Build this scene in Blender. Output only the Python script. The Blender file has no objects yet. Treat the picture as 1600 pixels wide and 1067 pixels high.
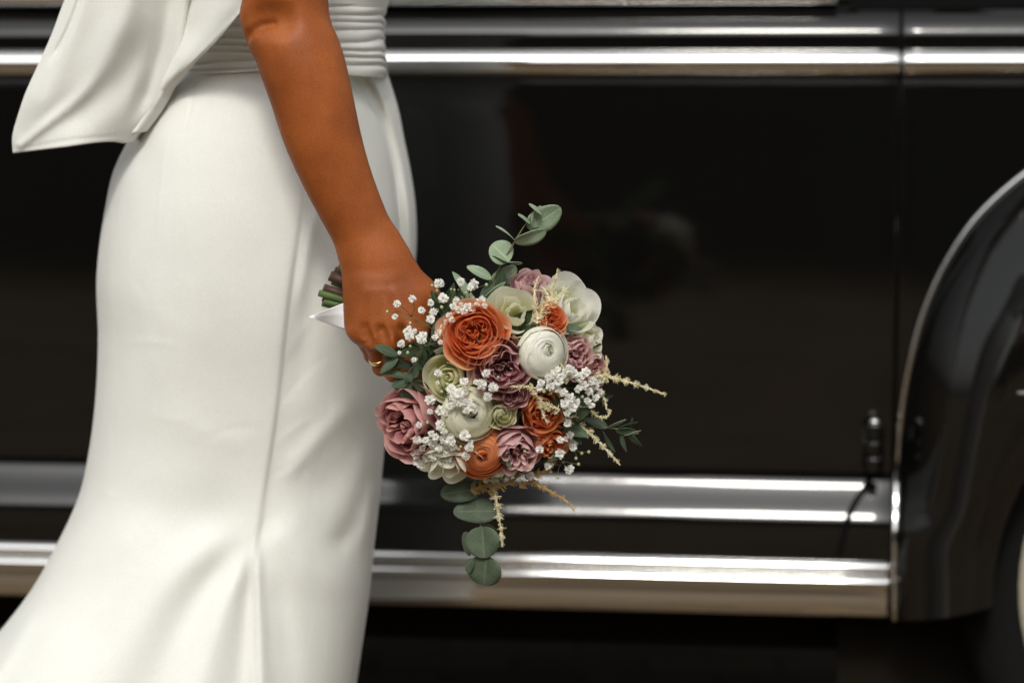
import bpy, math, random
import numpy as np
from mathutils import Vector, Matrix

sc = bpy.context.scene
COL = sc.collection
R_ = math.radians

# ------------------------------------------------------------------ camera
F = 85.0 / 36.0 * 1600.0
PITCH = R_(6.32)
CAMZ = 1.0
cam = bpy.data.cameras.new('camera')
cam.lens = 85.0
cam.sensor_width = 36.0
cam.clip_start = 0.05
cam.clip_end = 1500.0
cam.dof.use_dof = True
cam.dof.focus_distance = 2.335
cam.dof.aperture_fstop = 2.8
camo = bpy.data.objects.new('camera', cam)
COL.objects.link(camo)
camo.location = (0, 0, CAMZ)
camo.rotation_euler = (R_(90) - PITCH, 0, 0)
sc.camera = camo

# ------------------------------------------------------------------ world and sun
SUN_EL, SUN_AZ = R_(45), R_(187)          # azimuth from +Y clockwise: behind and left of the camera
world = bpy.data.worlds.new('World')
sc.world = world
world.use_nodes = True
nt = world.node_tree
bg = nt.nodes['Background']
sky = nt.nodes.new('ShaderNodeTexSky')
sky.sky_type = 'NISHITA'
sky.sun_disc = False
sky.sun_elevation = SUN_EL
sky.sun_rotation = SUN_AZ
sky.air_density = 2.0
sky.dust_density = 4.0
hs = nt.nodes.new('ShaderNodeHueSaturation')
hs.inputs['Saturation'].default_value = 0.12
nt.links.new(sky.outputs[0], hs.inputs['Color'])
nt.links.new(hs.outputs[0], bg.inputs['Color'])
bg.inputs['Strength'].default_value = 0.135
sunl = bpy.data.lights.new('sun', 'SUN')
sunl.energy = 1.5
sunl.angle = R_(10)
sunl.color = (1.0, 0.955, 0.86)
suno = bpy.data.objects.new('sun', sunl)
COL.objects.link(suno)
sd = Vector((math.sin(SUN_AZ) * math.cos(SUN_EL), math.cos(SUN_AZ) * math.cos(SUN_EL), math.sin(SUN_EL)))
suno.rotation_euler = sd.to_track_quat('Z', 'Y').to_euler()
vs = sc.view_settings
vs.view_transform = 'Standard'
vs.look = 'None'
vs.exposure = 0.09
vs.gamma = 1.0
vs.use_curve_mapping = False
sc.cycles.max_bounces = 12
sc.cycles.diffuse_bounces = 8
sc.cycles.transmission_bounces = 8
sc.cycles.use_denoising = True

# ------------------------------------------------------------------ helpers
CP, SP = math.cos(PITCH), math.sin(PITCH)

def ray(px, py):
    a = (px - 800.0) / F
    b = (533.5 - py) / F
    return np.array([a, CP + b * SP, -SP + b * CP])

def W(px, py, d):
    """point of the view ray through photo pixel (px, py) at distance d along world Y"""
    r = ray(px, py)
    return np.array([0, 0, CAMZ]) + r * (d / r[1])

def project(P):
    """world points (N,3) to photo pixels"""
    x, y, z = P[:, 0], P[:, 1], P[:, 2] - CAMZ
    f = y * CP - z * SP
    u = y * SP + z * CP
    return 800 + F * x / f, 533.5 - F * u / f

CAR_D = 3.10
CAR_YAW = R_(-6.6)
CC, CS = math.cos(CAR_YAW), math.sin(CAR_YAW)

def CL(px, py, v=0.0):
    """car-local (x, z) where the ray through the pixel meets the plane local y = v"""
    r = ray(px, py)
    # local y = -CS*x + CC*(y-D)
    t = (v + CC * CAR_D) / (-CS * r[0] + CC * r[1])
    p = r * t
    return CC * p[0] + CS * (p[1] - CAR_D), p[2] + CAMZ

def interp(xs, pts):
    """smooth monotone-ish interpolation through (x, y) points"""
    p = np.array(pts, float)
    X, Y = p[:, 0], p[:, 1]
    h = np.diff(X)
    s = np.diff(Y) / h
    m = np.zeros(len(X))
    m[0], m[-1] = s[0], s[-1]
    for i in range(1, len(X) - 1):
        m[i] = (s[i - 1] * h[i] + s[i] * h[i - 1]) / (h[i - 1] + h[i])
    xs = np.clip(np.asarray(xs, float), X[0], X[-1])
    k = np.clip(np.searchsorted(X, xs, side='right') - 1, 0, len(X) - 2)
    t = (xs - X[k]) / h[k]
    t2, t3 = t * t, t * t * t
    return ((2 * t3 - 3 * t2 + 1) * Y[k] + (t3 - 2 * t2 + t) * h[k] * m[k]
            + (-2 * t3 + 3 * t2) * Y[k + 1] + (t3 - t2) * h[k] * m[k + 1])

def spline(pts, n):
    p = np.array(pts, float)
    L = np.concatenate([[0], np.cumsum(np.linalg.norm(np.diff(p, axis=0), axis=1))])
    q = np.linspace(0, L[-1], n)
    return np.stack([interp(q, np.stack([L, p[:, i]], 1)) for i in range(p.shape[1])], 1)

def link(name, mesh, parent=None, loc=(0, 0, 0)):
    o = bpy.data.objects.new(name, mesh)
    COL.objects.link(o)
    o.location = loc
    if parent is not None:
        o.parent = parent
    return o

def make_mesh(name, V, Fc, mat, smooth=True, uv=None):
    me = bpy.data.meshes.new(name)
    V = np.asarray(V, float)
    me.from_pydata(V.tolist(), [], [tuple(int(i) for i in f) for f in Fc])
    if mat is not None:
        me.materials.append(mat)
    if smooth:
        me.polygons.foreach_set('use_smooth', [True] * len(me.polygons))
    if uv is not None:
        ul = me.uv_layers.new(name='UVMap')
        idx = np.zeros(len(me.loops), dtype=np.int32)
        me.loops.foreach_get('vertex_index', idx)
        ul.data.foreach_set('uv', np.asarray(uv, float)[idx].ravel())
    me.update()
    return me

class MB:
    """collects shapes, then makes one mesh object"""
    def __init__(self):
        self.V, self.F, self.UV, self.n = [], [], [], 0
    def add(self, V, Fc, uv=None):
        V = np.asarray(V, float)
        self.V.append(V)
        self.F += [tuple(int(i) + self.n for i in f) for f in Fc]
        self.UV.append(np.zeros((len(V), 2)) if uv is None else np.asarray(uv, float))
        self.n += len(V)
    def grid(self, G, closed_u=False, uv=None):
        nr, nc = G.shape[:2]
        self.add(G.reshape(-1, 3), grid_faces(nr, nc, closed_u), uv)
    def tube(self, pts, rad, n=8, caps=True):
        V, Fc = tube_geo(pts, rad, n, caps)
        self.add(V, Fc)
    def box(self, lo, hi, bev=0.0):
        V, Fc = box_geo(lo, hi)
        self.add(V, Fc)
    def build(self, name, mat, parent=None, smooth=True, loc=(0, 0, 0)):
        me = make_mesh(name, np.concatenate(self.V), self.F, mat, smooth, np.concatenate(self.UV))
        return link(name, me, parent, loc)

def grid_faces(nr, nc, closed_u=False):
    fs = []
    m = nc if closed_u else nc - 1
    for i in range(nr - 1):
        for j in range(m):
            j2 = (j + 1) % nc
            fs.append((i * nc + j, i * nc + j2, (i + 1) * nc + j2, (i + 1) * nc + j))
    return fs

def box_geo(lo, hi):
    (a, b, c), (d, e, f) = lo, hi
    V = [(a, b, c), (d, b, c), (d, e, c), (a, e, c), (a, b, f), (d, b, f), (d, e, f), (a, e, f)]
    Fc = [(0, 3, 2, 1), (4, 5, 6, 7), (0, 1, 5, 4), (1, 2, 6, 5), (2, 3, 7, 6), (3, 0, 4, 7)]
    return V, Fc

def tube_geo(pts, rad, n=8, caps=True):
    P = np.asarray(pts, float)
    rad = np.full(len(P), rad) if np.isscalar(rad) else np.asarray(rad, float)
    T = np.gradient(P, axis=0)
    T /= np.linalg.norm(T, axis=1)[:, None] + 1e-12
    ref = np.array([0.0, 0.0, 1.0]) if abs(T[0][2]) < 0.9 else np.array([1.0, 0, 0])
    N = np.cross(T[0], ref)
    N /= np.linalg.norm(N)
    rings = []
    for i in range(len(P)):
        N = N - T[i] * np.dot(N, T[i])
        N /= np.linalg.norm(N) + 1e-12
        B = np.cross(T[i], N)
        a = np.arange(n) * 2 * math.pi / n
        rings.append(P[i] + rad[i] * (np.cos(a)[:, None] * N + np.sin(a)[:, None] * B))
    V = np.concatenate(rings)
    Fc = grid_faces(len(P), n, True)
    if caps:
        V = np.concatenate([V, P[:1], P[-1:]])
        k = len(P) * n
        for j in range(n):
            Fc.append((k, (j + 1) % n, j))
            Fc.append((k + 1, (len(P) - 1) * n + j, (len(P) - 1) * n + (j + 1) % n))
    return V, Fc

def tag(o, label, cat, group=None):
    o['label'] = label
    o['category'] = cat
    if group:
        o['group'] = group
    return o

def empty(name, loc=(0, 0, 0), rz=0.0):
    o = bpy.data.objects.new(name, None)
    COL.objects.link(o)
    o.location = loc
    o.rotation_euler = (0, 0, rz)
    o.empty_display_size = 0.1
    return o

# ------------------------------------------------------------------ materials
def mat(name, color, rough=0.5, metal=0.0, coat=0.0, spec=0.5, ior=1.5):
    m = bpy.data.materials.new(name)
    m.use_nodes = True
    b = m.node_tree.nodes['Principled BSDF']
    b.inputs['Base Color'].default_value = (*color, 1)
    b.inputs['Roughness'].default_value = rough
    b.inputs['Metallic'].default_value = metal
    b.inputs['Coat Weight'].default_value = coat
    b.inputs['Specular IOR Level'].default_value = spec
    b.inputs['IOR'].default_value = ior
    return m

def nodes(m):
    return m.node_tree.nodes, m.node_tree.links, m.node_tree.nodes['Principled BSDF']

def noise_color(m, c1, c2, scale, detail=4.0, lo=0.35, hi=0.65, coord='Object'):
    N, L, b = nodes(m)
    tc = N.new('ShaderNodeTexCoord')
    nz = N.new('ShaderNodeTexNoise')
    nz.inputs['Scale'].default_value = scale
    nz.inputs['Detail'].default_value = detail
    L.new(tc.outputs[coord], nz.inputs['Vector'])
    rp = N.new('ShaderNodeValToRGB')
    rp.color_ramp.elements[0].position = lo
    rp.color_ramp.elements[1].position = hi
    rp.color_ramp.elements[0].color = (*c1, 1)
    rp.color_ramp.elements[1].color = (*c2, 1)
    L.new(nz.outputs['Fac'], rp.inputs['Fac'])
    L.new(rp.outputs[0], b.inputs['Base Color'])
    return tc, nz, rp

def bump(m, scale, strength, dist=0.001, detail=3.0, kind='noise'):
    N, L, b = nodes(m)
    tc = N.new('ShaderNodeTexCoord')
    if kind == 'noise':
        t = N.new('ShaderNodeTexNoise')
        t.inputs['Detail'].default_value = detail
    else:
        t = N.new('ShaderNodeTexVoronoi')
    t.inputs['Scale'].default_value = scale
    L.new(tc.outputs['Object'], t.inputs['Vector'])
    bp = N.new('ShaderNodeBump')
    bp.inputs['Strength'].default_value = strength
    bp.inputs['Distance'].default_value = dist
    L.new(t.outputs[0], bp.inputs['Height'])
    L.new(bp.outputs[0], b.inputs['Normal'])
    return bp

def petal_mat(name, base, mid, rim, trans=0.48, rough=0.62):
    """petal pigment from base to rim along the petal's own length, with faint veins"""
    m = mat(name, mid, rough)
    N, L, b = nodes(m)
    uv = N.new('ShaderNodeUVMap')
    sep = N.new('ShaderNodeSeparateXYZ')
    L.new(uv.outputs[0], sep.inputs[0])
    tc = N.new('ShaderNodeTexCoord')
    nz = N.new('ShaderNodeTexNoise')
    nz.inputs['Scale'].default_value = 90
    nz.inputs['Detail'].default_value = 5
    L.new(tc.outputs['Object'], nz.inputs['Vector'])
    ma = N.new('ShaderNodeMath')
    ma.operation = 'MULTIPLY_ADD'
    ma.inputs[1].default_value = 0.35
    L.new(nz.outputs['Fac'], ma.inputs[0])
    sb = N.new('ShaderNodeMath')
    sb.operation = 'SUBTRACT'
    sb.inputs[1].default_value = 0.175
    L.new(sep.outputs['Y'], sb.inputs[0])
    L.new(sb.outputs[0], ma.inputs[2])
    rp = N.new('ShaderNodeValToRGB')
    cr = rp.color_ramp
    cr.elements[0].position = 0.25
    cr.elements[0].color = (*base, 1)
    cr.elements[1].position = 1.0
    cr.elements[1].color = (*rim, 1)
    e = cr.elements.new(0.72)
    e.color = (*mid, 1)
    L.new(ma.outputs[0], rp.inputs['Fac'])
    # veins run along the petal
    mp = N.new('ShaderNodeMapping')
    mp.inputs['Scale'].default_value = (26, 1.6, 1)
    L.new(uv.outputs[0], mp.inputs[0])
    vz = N.new('ShaderNodeTexNoise')
    vz.inputs['Scale'].default_value = 1.0
    vz.inputs['Detail'].default_value = 3
    L.new(mp.outputs[0], vz.inputs['Vector'])
    mx = N.new('ShaderNodeMixRGB')
    mx.blend_type = 'MULTIPLY'
    mx.inputs[0].default_value = 0.10
    L.new(rp.outputs[0], mx.inputs[1])
    L.new(vz.outputs['Fac'], mx.inputs[2])
    L.new(mx.outputs[0], b.inputs['Base Color'])
    bp = N.new('ShaderNodeBump')
    bp.inputs['Strength'].default_value = 0.25
    bp.inputs['Distance'].default_value = 0.0006
    L.new(vz.outputs['Fac'], bp.inputs['Height'])
    L.new(bp.outputs[0], b.inputs['Normal'])
    tr = N.new('ShaderNodeBsdfTranslucent')
    L.new(rp.outputs[0], tr.inputs['Color'])
    ms = N.new('ShaderNodeMixShader')
    ms.inputs[0].default_value = trans
    L.new(b.outputs[0], ms.inputs[1])
    L.new(tr.outputs[0], ms.inputs[2])
    L.new(ms.outputs[0], N['Material Output'].inputs['Surface'])
    b.inputs['Specular IOR Level'].default_value = 0.3
    return m

M = {}
M['paint'] = mat('black_paint', (0.0030, 0.0029, 0.0027), 0.075, ior=1.62)
bump(M['paint'], 9, 0.05, 0.004, 3)
M['paint'].node_tree.nodes['Principled BSDF'].inputs['Coat Weight'].default_value = 0.0
M['chrome'] = mat('chrome', (0.86, 0.86, 0.85), 0.05, metal=1.0)
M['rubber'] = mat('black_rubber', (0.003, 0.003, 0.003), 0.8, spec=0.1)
M['under'] = mat('underbody', (0.010, 0.008, 0.006), 0.9, spec=0.1)
M['tyre'] = mat('tyre_rubber', (0.006, 0.006, 0.006), 0.85, spec=0.15)
bump(M['tyre'], 220, 0.3)
M['whitewall'] = mat('whitewall', (0.36, 0.33, 0.25), 0.6)
M['glass'] = mat('window_glass', (0.01, 0.012, 0.012), 0.02)

M['dress'] = mat('ivory_crepe', (0.80, 0.795, 0.755), 0.5)
N, L, b = nodes(M['dress'])
b.inputs['Sheen Weight'].default_value = 0.12
b.inputs['Specular IOR Level'].default_value = 0.35
tc, nz, rp = noise_color(M['dress'], (0.735, 0.742, 0.70), (0.785, 0.792, 0.75), 9, 5)
t3 = N.new('ShaderNodeTexNoise'); t3.inputs['Scale'].default_value = 650; t3.inputs['Detail'].default_value = 2
L.new(tc.outputs['Object'], t3.inputs['Vector'])
mr3 = N.new('ShaderNodeMapRange'); mr3.inputs['From Min'].default_value = 0.3; mr3.inputs['From Max'].default_value = 0.7
mr3.inputs['To Min'].default_value = 0.955; mr3.inputs['To Max'].default_value = 1.03
L.new(t3.outputs['Fac'], mr3.inputs['Value'])
mx3 = N.new('ShaderNodeMixRGB'); mx3.blend_type = 'MULTIPLY'; mx3.inputs[0].default_value = 1.0
L.new(rp.outputs[0], mx3.inputs[1]); L.new(mr3.outputs[0], mx3.inputs[2]); L.new(mx3.outputs[0], b.inputs['Base Color'])
# crepe: fine threads, and soft crumples left by wearing
t1 = N.new('ShaderNodeTexNoise'); t1.inputs['Scale'].default_value = 1100; t1.inputs['Detail'].default_value = 3
L.new(tc.outputs['Object'], t1.inputs['Vector'])
mpd = N.new('ShaderNodeMapping'); mpd.inputs['Scale'].default_value = (1.0, 1.0, 0.35); mpd.inputs['Rotation'].default_value = (0, R_(14), 0)
L.new(tc.outputs['Object'], mpd.inputs[0])
t2 = N.new('ShaderNodeTexNoise'); t2.inputs['Scale'].default_value = 26; t2.inputs['Detail'].default_value = 4; t2.inputs['Distortion'].default_value = 0.6
L.new(mpd.outputs[0], t2.inputs['Vector'])
b1 = N.new('ShaderNodeBump'); b1.inputs['Strength'].default_value = 0.28; b1.inputs['Distance'].default_value = 0.0012
L.new(t1.outputs['Fac'], b1.inputs['Height'])
b2 = N.new('ShaderNodeBump'); b2.inputs['Strength'].default_value = 0.16; b2.inputs['Distance'].default_value = 0.006
L.new(t2.outputs['Fac'], b2.inputs['Height']); L.new(b1.outputs[0], b2.inputs['Normal'])
L.new(b2.outputs[0], b.inputs['Normal'])
M['ribbon'] = mat('white_satin_ribbon', (0.76, 0.76, 0.78), 0.55)
bump(M['ribbon'], 300, 0.1, 0.0005)
M['gold'] = mat('gold', (0.83, 0.58, 0.30), 0.18, metal=1.0)

M['skin'] = mat('skin', (0.33, 0.09, 0.022), 0.5)
N, L, b = nodes(M['skin'])
tc, nz, rp = noise_color(M['skin'], (0.240, 0.060, 0.011), (0.375, 0.105, 0.022), 22, 5, 0.28, 0.74)
bump(M['skin'], 800, 0.30, 0.0008, 6)
nz2 = N.new('ShaderNodeTexNoise'); nz2.inputs['Scale'].default_value = 750; nz2.inputs['Detail'].default_value = 3
L.new(tc.outputs['Object'], nz2.inputs['Vector'])
mr = N.new('ShaderNodeMapRange'); mr.inputs['From Min'].default_value = 0.3; mr.inputs['From Max'].default_value = 0.7
mr.inputs['To Min'].default_value = 0.80; mr.inputs['To Max'].default_value = 1.13
L.new(nz2.outputs['Fac'], mr.inputs['Value'])
mm_ = N.new('ShaderNodeMixRGB'); mm_.blend_type = 'MULTIPLY'; mm_.inputs[0].default_value = 1.0
L.new(rp.outputs[0], mm_.inputs[1]); L.new(mr.outputs[0], mm_.inputs[2]); L.new(mm_.outputs[0], b.inputs['Base Color'])
b.inputs['Subsurface Weight'].default_value = 0.15
b.inputs['Subsurface Radius'].default_value = (1.0, 0.35, 0.18)
b.inputs['Subsurface Scale'].default_value = 0.006
b.inputs['Specular IOR Level'].default_value = 0.30

M['orange'] = petal_mat('orange_petal', (0.82, 0.24, 0.06), (0.92, 0.42, 0.19), (0.95, 0.62, 0.42))
M['deep_orange'] = petal_mat('deep_orange_petal', (0.66, 0.14, 0.035), (0.84, 0.27, 0.085), (0.90, 0.44, 0.20))
M['mauve'] = petal_mat('mauve_petal', (0.50, 0.22, 0.26), (0.66, 0.37, 0.40), (0.86, 0.65, 0.62))
M['pink'] = petal_mat('dusky_pink_petal', (0.38, 0.125, 0.135), (0.57, 0.245, 0.25), (0.79, 0.49, 0.46))
M['cream'] = petal_mat('cream_petal', (0.74, 0.78, 0.42), (0.88, 0.87, 0.68), (0.92, 0.91, 0.80))
M['white'] = petal_mat('white_petal', (0.76, 0.82, 0.52), (0.91, 0.91, 0.82), (0.93, 0.925, 0.87))
M['lime'] = petal_mat('pale_green_petal', (0.66, 0.68, 0.32), (0.83, 0.83, 0.56), (0.90, 0.89, 0.73))
M['gyp'] = mat('gypsophila_white', (0.93, 0.93, 0.90), 0.7)
N, L, b = nodes(M['gyp'])
tr = N.new('ShaderNodeBsdfTranslucent'); tr.inputs['Color'].default_value = (0.93, 0.93, 0.88, 1)
ms = N.new('ShaderNodeMixShader'); ms.inputs[0].default_value = 0.4
L.new(b.outputs[0], ms.inputs[1]); L.new(tr.outputs[0], ms.inputs[2]); L.new(ms.outputs[0], N['Material Output'].inputs['Surface'])
M['gypstem'] = mat('gypsophila_stem', (0.10, 0.11, 0.045), 0.6)
M['bud'] = mat('gypsophila_bud', (0.34, 0.40, 0.20), 0.6)
M['astilbe'] = mat('astilbe_cream', (0.80, 0.72, 0.48), 0.7)
noise_color(M['astilbe'], (0.70, 0.62, 0.32), (0.88, 0.83, 0.64), 160, 3)
M['astilbe_tan'] = mat('astilbe_tan', (0.50, 0.32, 0.10), 0.7)
noise_color(M['astilbe_tan'], (0.40, 0.24, 0.07), (0.62, 0.46, 0.20), 160, 3)

def leaf_mat(name, c1, c2, rough=0.5):
    m = mat(name, c1, rough)
    tc, nz, rp = noise_color(m, c1, c2, 75, 7, 0.3, 0.7)
    N, L, b = nodes(m)
    b.inputs['Specular IOR Level'].default_value = 0.35
    uv = N.new('ShaderNodeUVMap')
    sep = N.new('ShaderNodeSeparateXYZ'); L.new(uv.outputs[0], sep.inputs[0])
    ab = N.new('ShaderNodeMath'); ab.operation = 'ABSOLUTE'; L.new(sep.outputs['X'], ab.inputs[0])
    # side veins: stripes slanting away from the midrib
    sl = N.new('ShaderNodeMath'); sl.operation = 'MULTIPLY_ADD'; sl.inputs[1].default_value = -0.28
    L.new(ab.outputs[0], sl.inputs[0]); L.new(sep.outputs['Y'], sl.inputs[2])
    fr_ = N.new('ShaderNodeMath'); fr_.operation = 'MULTIPLY'; fr_.inputs[1].default_value = 58; L.new(sl.outputs[0], fr_.inputs[0])
    sn = N.new('ShaderNodeMath'); sn.operation = 'SINE'; L.new(fr_.outputs[0], sn.inputs[0])
    vr = N.new('ShaderNodeMapRange'); vr.inputs['From Min'].default_value = 0.80; vr.inputs['From Max'].default_value = 1.0
    vr.inputs['To Min'].default_value = 0.0; vr.inputs['To Max'].default_value = 0.30; L.new(sn.outputs[0], vr.inputs['Value'])
    mr = N.new('ShaderNodeMapRange'); mr.inputs['From Min'].default_value = 0.10; mr.inputs['From Max'].default_value = 0.02
    mr.inputs['To Min'].default_value = 0.0; mr.inputs['To Max'].default_value = 0.75; L.new(ab.outputs[0], mr.inputs['Value'])
    er = N.new('ShaderNodeMapRange'); er.inputs['From Min'].default_value = 0.93; er.inputs['From Max'].default_value = 1.0
    er.inputs['To Min'].default_value = 0.0; er.inputs['To Max'].default_value = 0.45; L.new(ab.outputs[0], er.inputs['Value'])
    mx1 = N.new('ShaderNodeMath'); mx1.operation = 'MAXIMUM'; L.new(vr.outputs[0], mx1.inputs[0]); L.new(mr.outputs[0], mx1.inputs[1])
    mx2 = N.new('ShaderNodeMath'); mx2.operation = 'MAXIMUM'; L.new(mx1.outputs[0], mx2.inputs[0]); L.new(er.outputs[0], mx2.inputs[1])
    mxc = N.new('ShaderNodeMixRGB'); L.new(mx2.outputs[0], mxc.inputs[0]); L.new(rp.outputs[0], mxc.inputs[1])
    mxc.inputs[2].default_value = (min(1, c2[0] * 1.5), min(1, c2[1] * 1.4), min(1, c2[2] * 1.4), 1)
    L.new(mxc.outputs[0], b.inputs['Base Color'])
    bp = N.new('ShaderNodeBump'); bp.inputs['Strength'].default_value = 0.25; bp.inputs['Distance'].default_value = 0.0008; bp.invert = True
    L.new(mx2.outputs[0], bp.inputs['Height']); L.new(bp.outputs[0], b.inputs['Normal'])
    return m
M['euc'] = leaf_mat('eucalyptus_leaf', (0.155, 0.225, 0.135), (0.25, 0.325, 0.215), 0.6)
M['euc_dark'] = leaf_mat('dark_eucalyptus_leaf', (0.040, 0.058, 0.034), (0.075, 0.100, 0.062), 0.65)
M['leaf'] = leaf_mat('dark_green_leaf', (0.028, 0.050, 0.028), (0.060, 0.092, 0.050), 0.5)
M['twig'] = mat('twig', (0.14, 0.12, 0.05), 0.6)
M['stem_green'] = leaf_mat('cut_stem_green', (0.030, 0.060, 0.016), (0.060, 0.105, 0.030), 0.55)
M['cut_face'] = mat('cut_wood', (0.10, 0.09, 0.045), 0.8)
M['stem_brown'] = leaf_mat('cut_stem_brown', (0.022, 0.011, 0.008), (0.045, 0.021, 0.014), 0.55)

M['ground'] = mat('pale_paving', (0.30, 0.26, 0.20), 0.85, spec=0.08)
N, L, b = nodes(M['ground'])
tc = N.new('ShaderNodeTexCoord')
bk = N.new('ShaderNodeTexBrick')
bk.inputs['Color1'].default_value = (0.22, 0.155, 0.09, 1)
bk.inputs['Color2'].default_value = (0.14, 0.10, 0.062, 1)
bk.inputs['Mortar'].default_value = (0.10, 0.085, 0.06, 1)
bk.inputs['Scale'].default_value = 2.2
bk.inputs['Mortar Size'].default_value = 0.012
L.new(tc.outputs['Object'], bk.inputs['Vector'])
nz = N.new('ShaderNodeTexNoise')
nz.inputs['Scale'].default_value = 1.3
nz.inputs['Detail'].default_value = 8
L.new(tc.outputs['Object'], nz.inputs['Vector'])
mx = N.new('ShaderNodeMixRGB')
mx.blend_type = 'MULTIPLY'
mx.inputs[0].default_value = 0.6
L.new(bk.outputs[0], mx.inputs[1])
L.new(nz.outputs['Fac'], mx.inputs[2])
L.new(mx.outputs[0], b.inputs['Base Color'])

M['brick'] = mat('dark_brick', (0.07, 0.045, 0.035), 0.85)
N, L, b = nodes(M['brick'])
tc = N.new('ShaderNodeTexCoord')
bk = N.new('ShaderNodeTexBrick')
bk.inputs['Color1'].default_value = (0.055, 0.034, 0.024, 1)
bk.inputs['Color2'].default_value = (0.038, 0.024, 0.018, 1)
bk.inputs['Mortar'].default_value = (0.065, 0.055, 0.045, 1)
bk.inputs['Scale'].default_value = 4.0
mp = N.new('ShaderNodeMapping')
mp.inputs['Rotation'].default_value = (R_(90), 0, 0)
L.new(tc.outputs['Object'], mp.inputs[0])
L.new(mp.outputs[0], bk.inputs['Vector'])
L.new(bk.outputs[0], b.inputs['Base Color'])
M['slate'] = mat('slate', (0.05, 0.05, 0.055), 0.7)
M['stone'] = mat('stone_trim', (0.22, 0.20, 0.17), 0.8)

# ================================================================== SETTING
gm = make_mesh('ground', [(-400, -400, 0), (400, -400, 0), (400, 400, 0), (-400, 400, 0)], [(0, 1, 2, 3)], M['ground'], False)
g = link('ground', gm)
g['kind'] = 'structure'

# the low dark building across the street, behind the photographer, which the paintwork mirrors
bld = empty('brick_building', (0, -7.5, 0))
tag(bld, 'long low dark brick building across the street from the car', 'building')
mb = MB(); mb.box((-16, -6, 0), (16, 0, 3.6)); mb.build('wall', M['brick'], bld, False)
mb = MB()
mb.add([(-16.3, 0.3, 3.6), (16.3, 0.3, 3.6), (16.3, -3, 5.2), (-16.3, -3, 5.2), (-16.3, -6.3, 3.6), (16.3, -6.3, 3.6)],
       [(0, 1, 2, 3), (3, 2, 5, 4), (0, 3, 4), (1, 5, 2), (0, 4, 5, 1)])
mb.build('roof', M['slate'], bld, False)
for k in range(9):
    x = -14 + k * 3.5
    if k == 4:
        mb = MB(); mb.box((x - 0.5, -0.02, 0.003), (x + 0.5, 0.05, 2.1)); mb.build('door', M['slate'], bld, False)
        continue
    mb = MB()
    for lo, hi in (((x - .62, .003, .95), (x - .5, .05, 2.5)), ((x + .5, .003, .95), (x + .62, .05, 2.5)),
                   ((x - .5, .003, 2.38), (x + .5, .05, 2.5)), ((x - .5, .003, .95), (x + .5, .08, 1.05))):
        mb.box(lo, hi)
    fr = mb.build('window', M['stone'], bld, False)
    mb = MB(); mb.box((x - .5, .005, 1.05), (x + .5, .02, 2.38)); mb.build('pane', M['glass'], fr, False)

# ================================================================== CAR
car = empty('car', (0, CAR_D, 0), CAR_YAW)
tag(car, 'glossy black vintage car with chrome mouldings behind the bride', 'car')

def cz(py, v=0.0, px=1000):
    return CL(px, py, v)[1]

# side profile of the door, top to bottom, local (y, z); outward is -y
def halfround(z0, z1, depth, n=14, flat=1.0):
    out = []
    for i in range(n + 1):
        a = math.pi * i / n
        out.append((-depth * math.sin(a) ** flat, (z0 + z1) / 2 + (z0 - z1) / 2 * math.cos(a)))
    return out

# shoulder roll below the window (painted)
zt0, zt1 = cz(14, -0.02), cz(76, -0.012)
def slope_profile(pts, y0, n, px=1000):
    """profile whose surface tilts upward by the given degrees at each photo height"""
    pys = np.linspace(pts[0][0], pts[-1][0], n)
    phi = interp(pys, pts)
    y, out = y0, []
    for k, p in enumerate(pys):
        z = cz(p, y, px)
        if k:
            y -= math.tan(R_(float(phi[k]))) * (out[-1][1] - z)
        out.append((y, z))
    return out
_sh = [(13, 76), (17, 64), (24, 52), (32, 42), (38, 34), (44, 30), (49, 24), (54, 10), (62, 3), (77, 0)]
_y = slope_profile(_sh, 0, 60)[-1][0]
shoulder = slope_profile(_sh, -_y - 0.014, 60)
shoulder = [(0.03, zt0 + 0.003)] + shoulder
zc0, zc1 = cz(77, -0.02), cz(122, -0.02)
bead = [(-0.010 - y0 if False else -0.012 + yy, zz) for yy, zz in halfround(zc0, zc1, 0.020, 18)]
# door skin with the concave flare at its foot
zA = cz(122, -0.005)
zF0 = cz(690, -0.0)
door_pts = [(-0.006, zA + 0.012), (-0.008, zA), (-0.013, zA - 0.10), (-0.016, zA - 0.22), (-0.014, zA - 0.34), (-0.008, cz(640)), (-0.006, zF0)]
flare = slope_profile([(692, 0), (715, 1), (736, 6), (745, 17), (751, 26), (759, 31), (768, 34), (780, 35.5), (790, 34), (797, 30), (804, 25), (810, 11), (816, 4), (830, 0), (850, -2), (873, -3)], -0.0062, 110)
door_prof = np.concatenate([spline(door_pts, 50)[:-1], np.array(flare)])
YS = flare[-1][0]
zS0, zS1, zS2 = cz(868, YS), cz(890, YS), cz(912, YS)
zS3 = cz(955, YS)

def sweep(prof, x0, x1, nx=40, end0=True, end1=True, edge=0.0022, name='', warp=None):
    """profile swept along the car with rolled-in ends"""
    prof = np.asarray(prof, float)
    rows = []
    def ring(x, dy):
        return np.stack([np.full(len(prof), x), prof[:, 0] + dy, prof[:, 1]], 1)
    if end0:
        rows += [ring(x0, 0.03), ring(x0, edge), ring(x0 + edge * 0.3, edge * 0.3)]
    for x in np.linspace(x0 + edge, x1 - edge, nx):
        rows.append(ring(x, 0))
    if end1:
        rows += [ring(x1 - edge * 0.3, edge * 0.3), ring(x1, edge), ring(x1, 0.03)]
    G = np.array(rows)
    if warp is not None:
        G = warp(G)
    return G

x_seam = CL(1400, 500, 0)[0]
GAP = 0.0014
xL = x_seam - 1.42                 # rear edge of the door, off the left of the picture
x_rear = -3.0
x_front = 1.75

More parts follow.
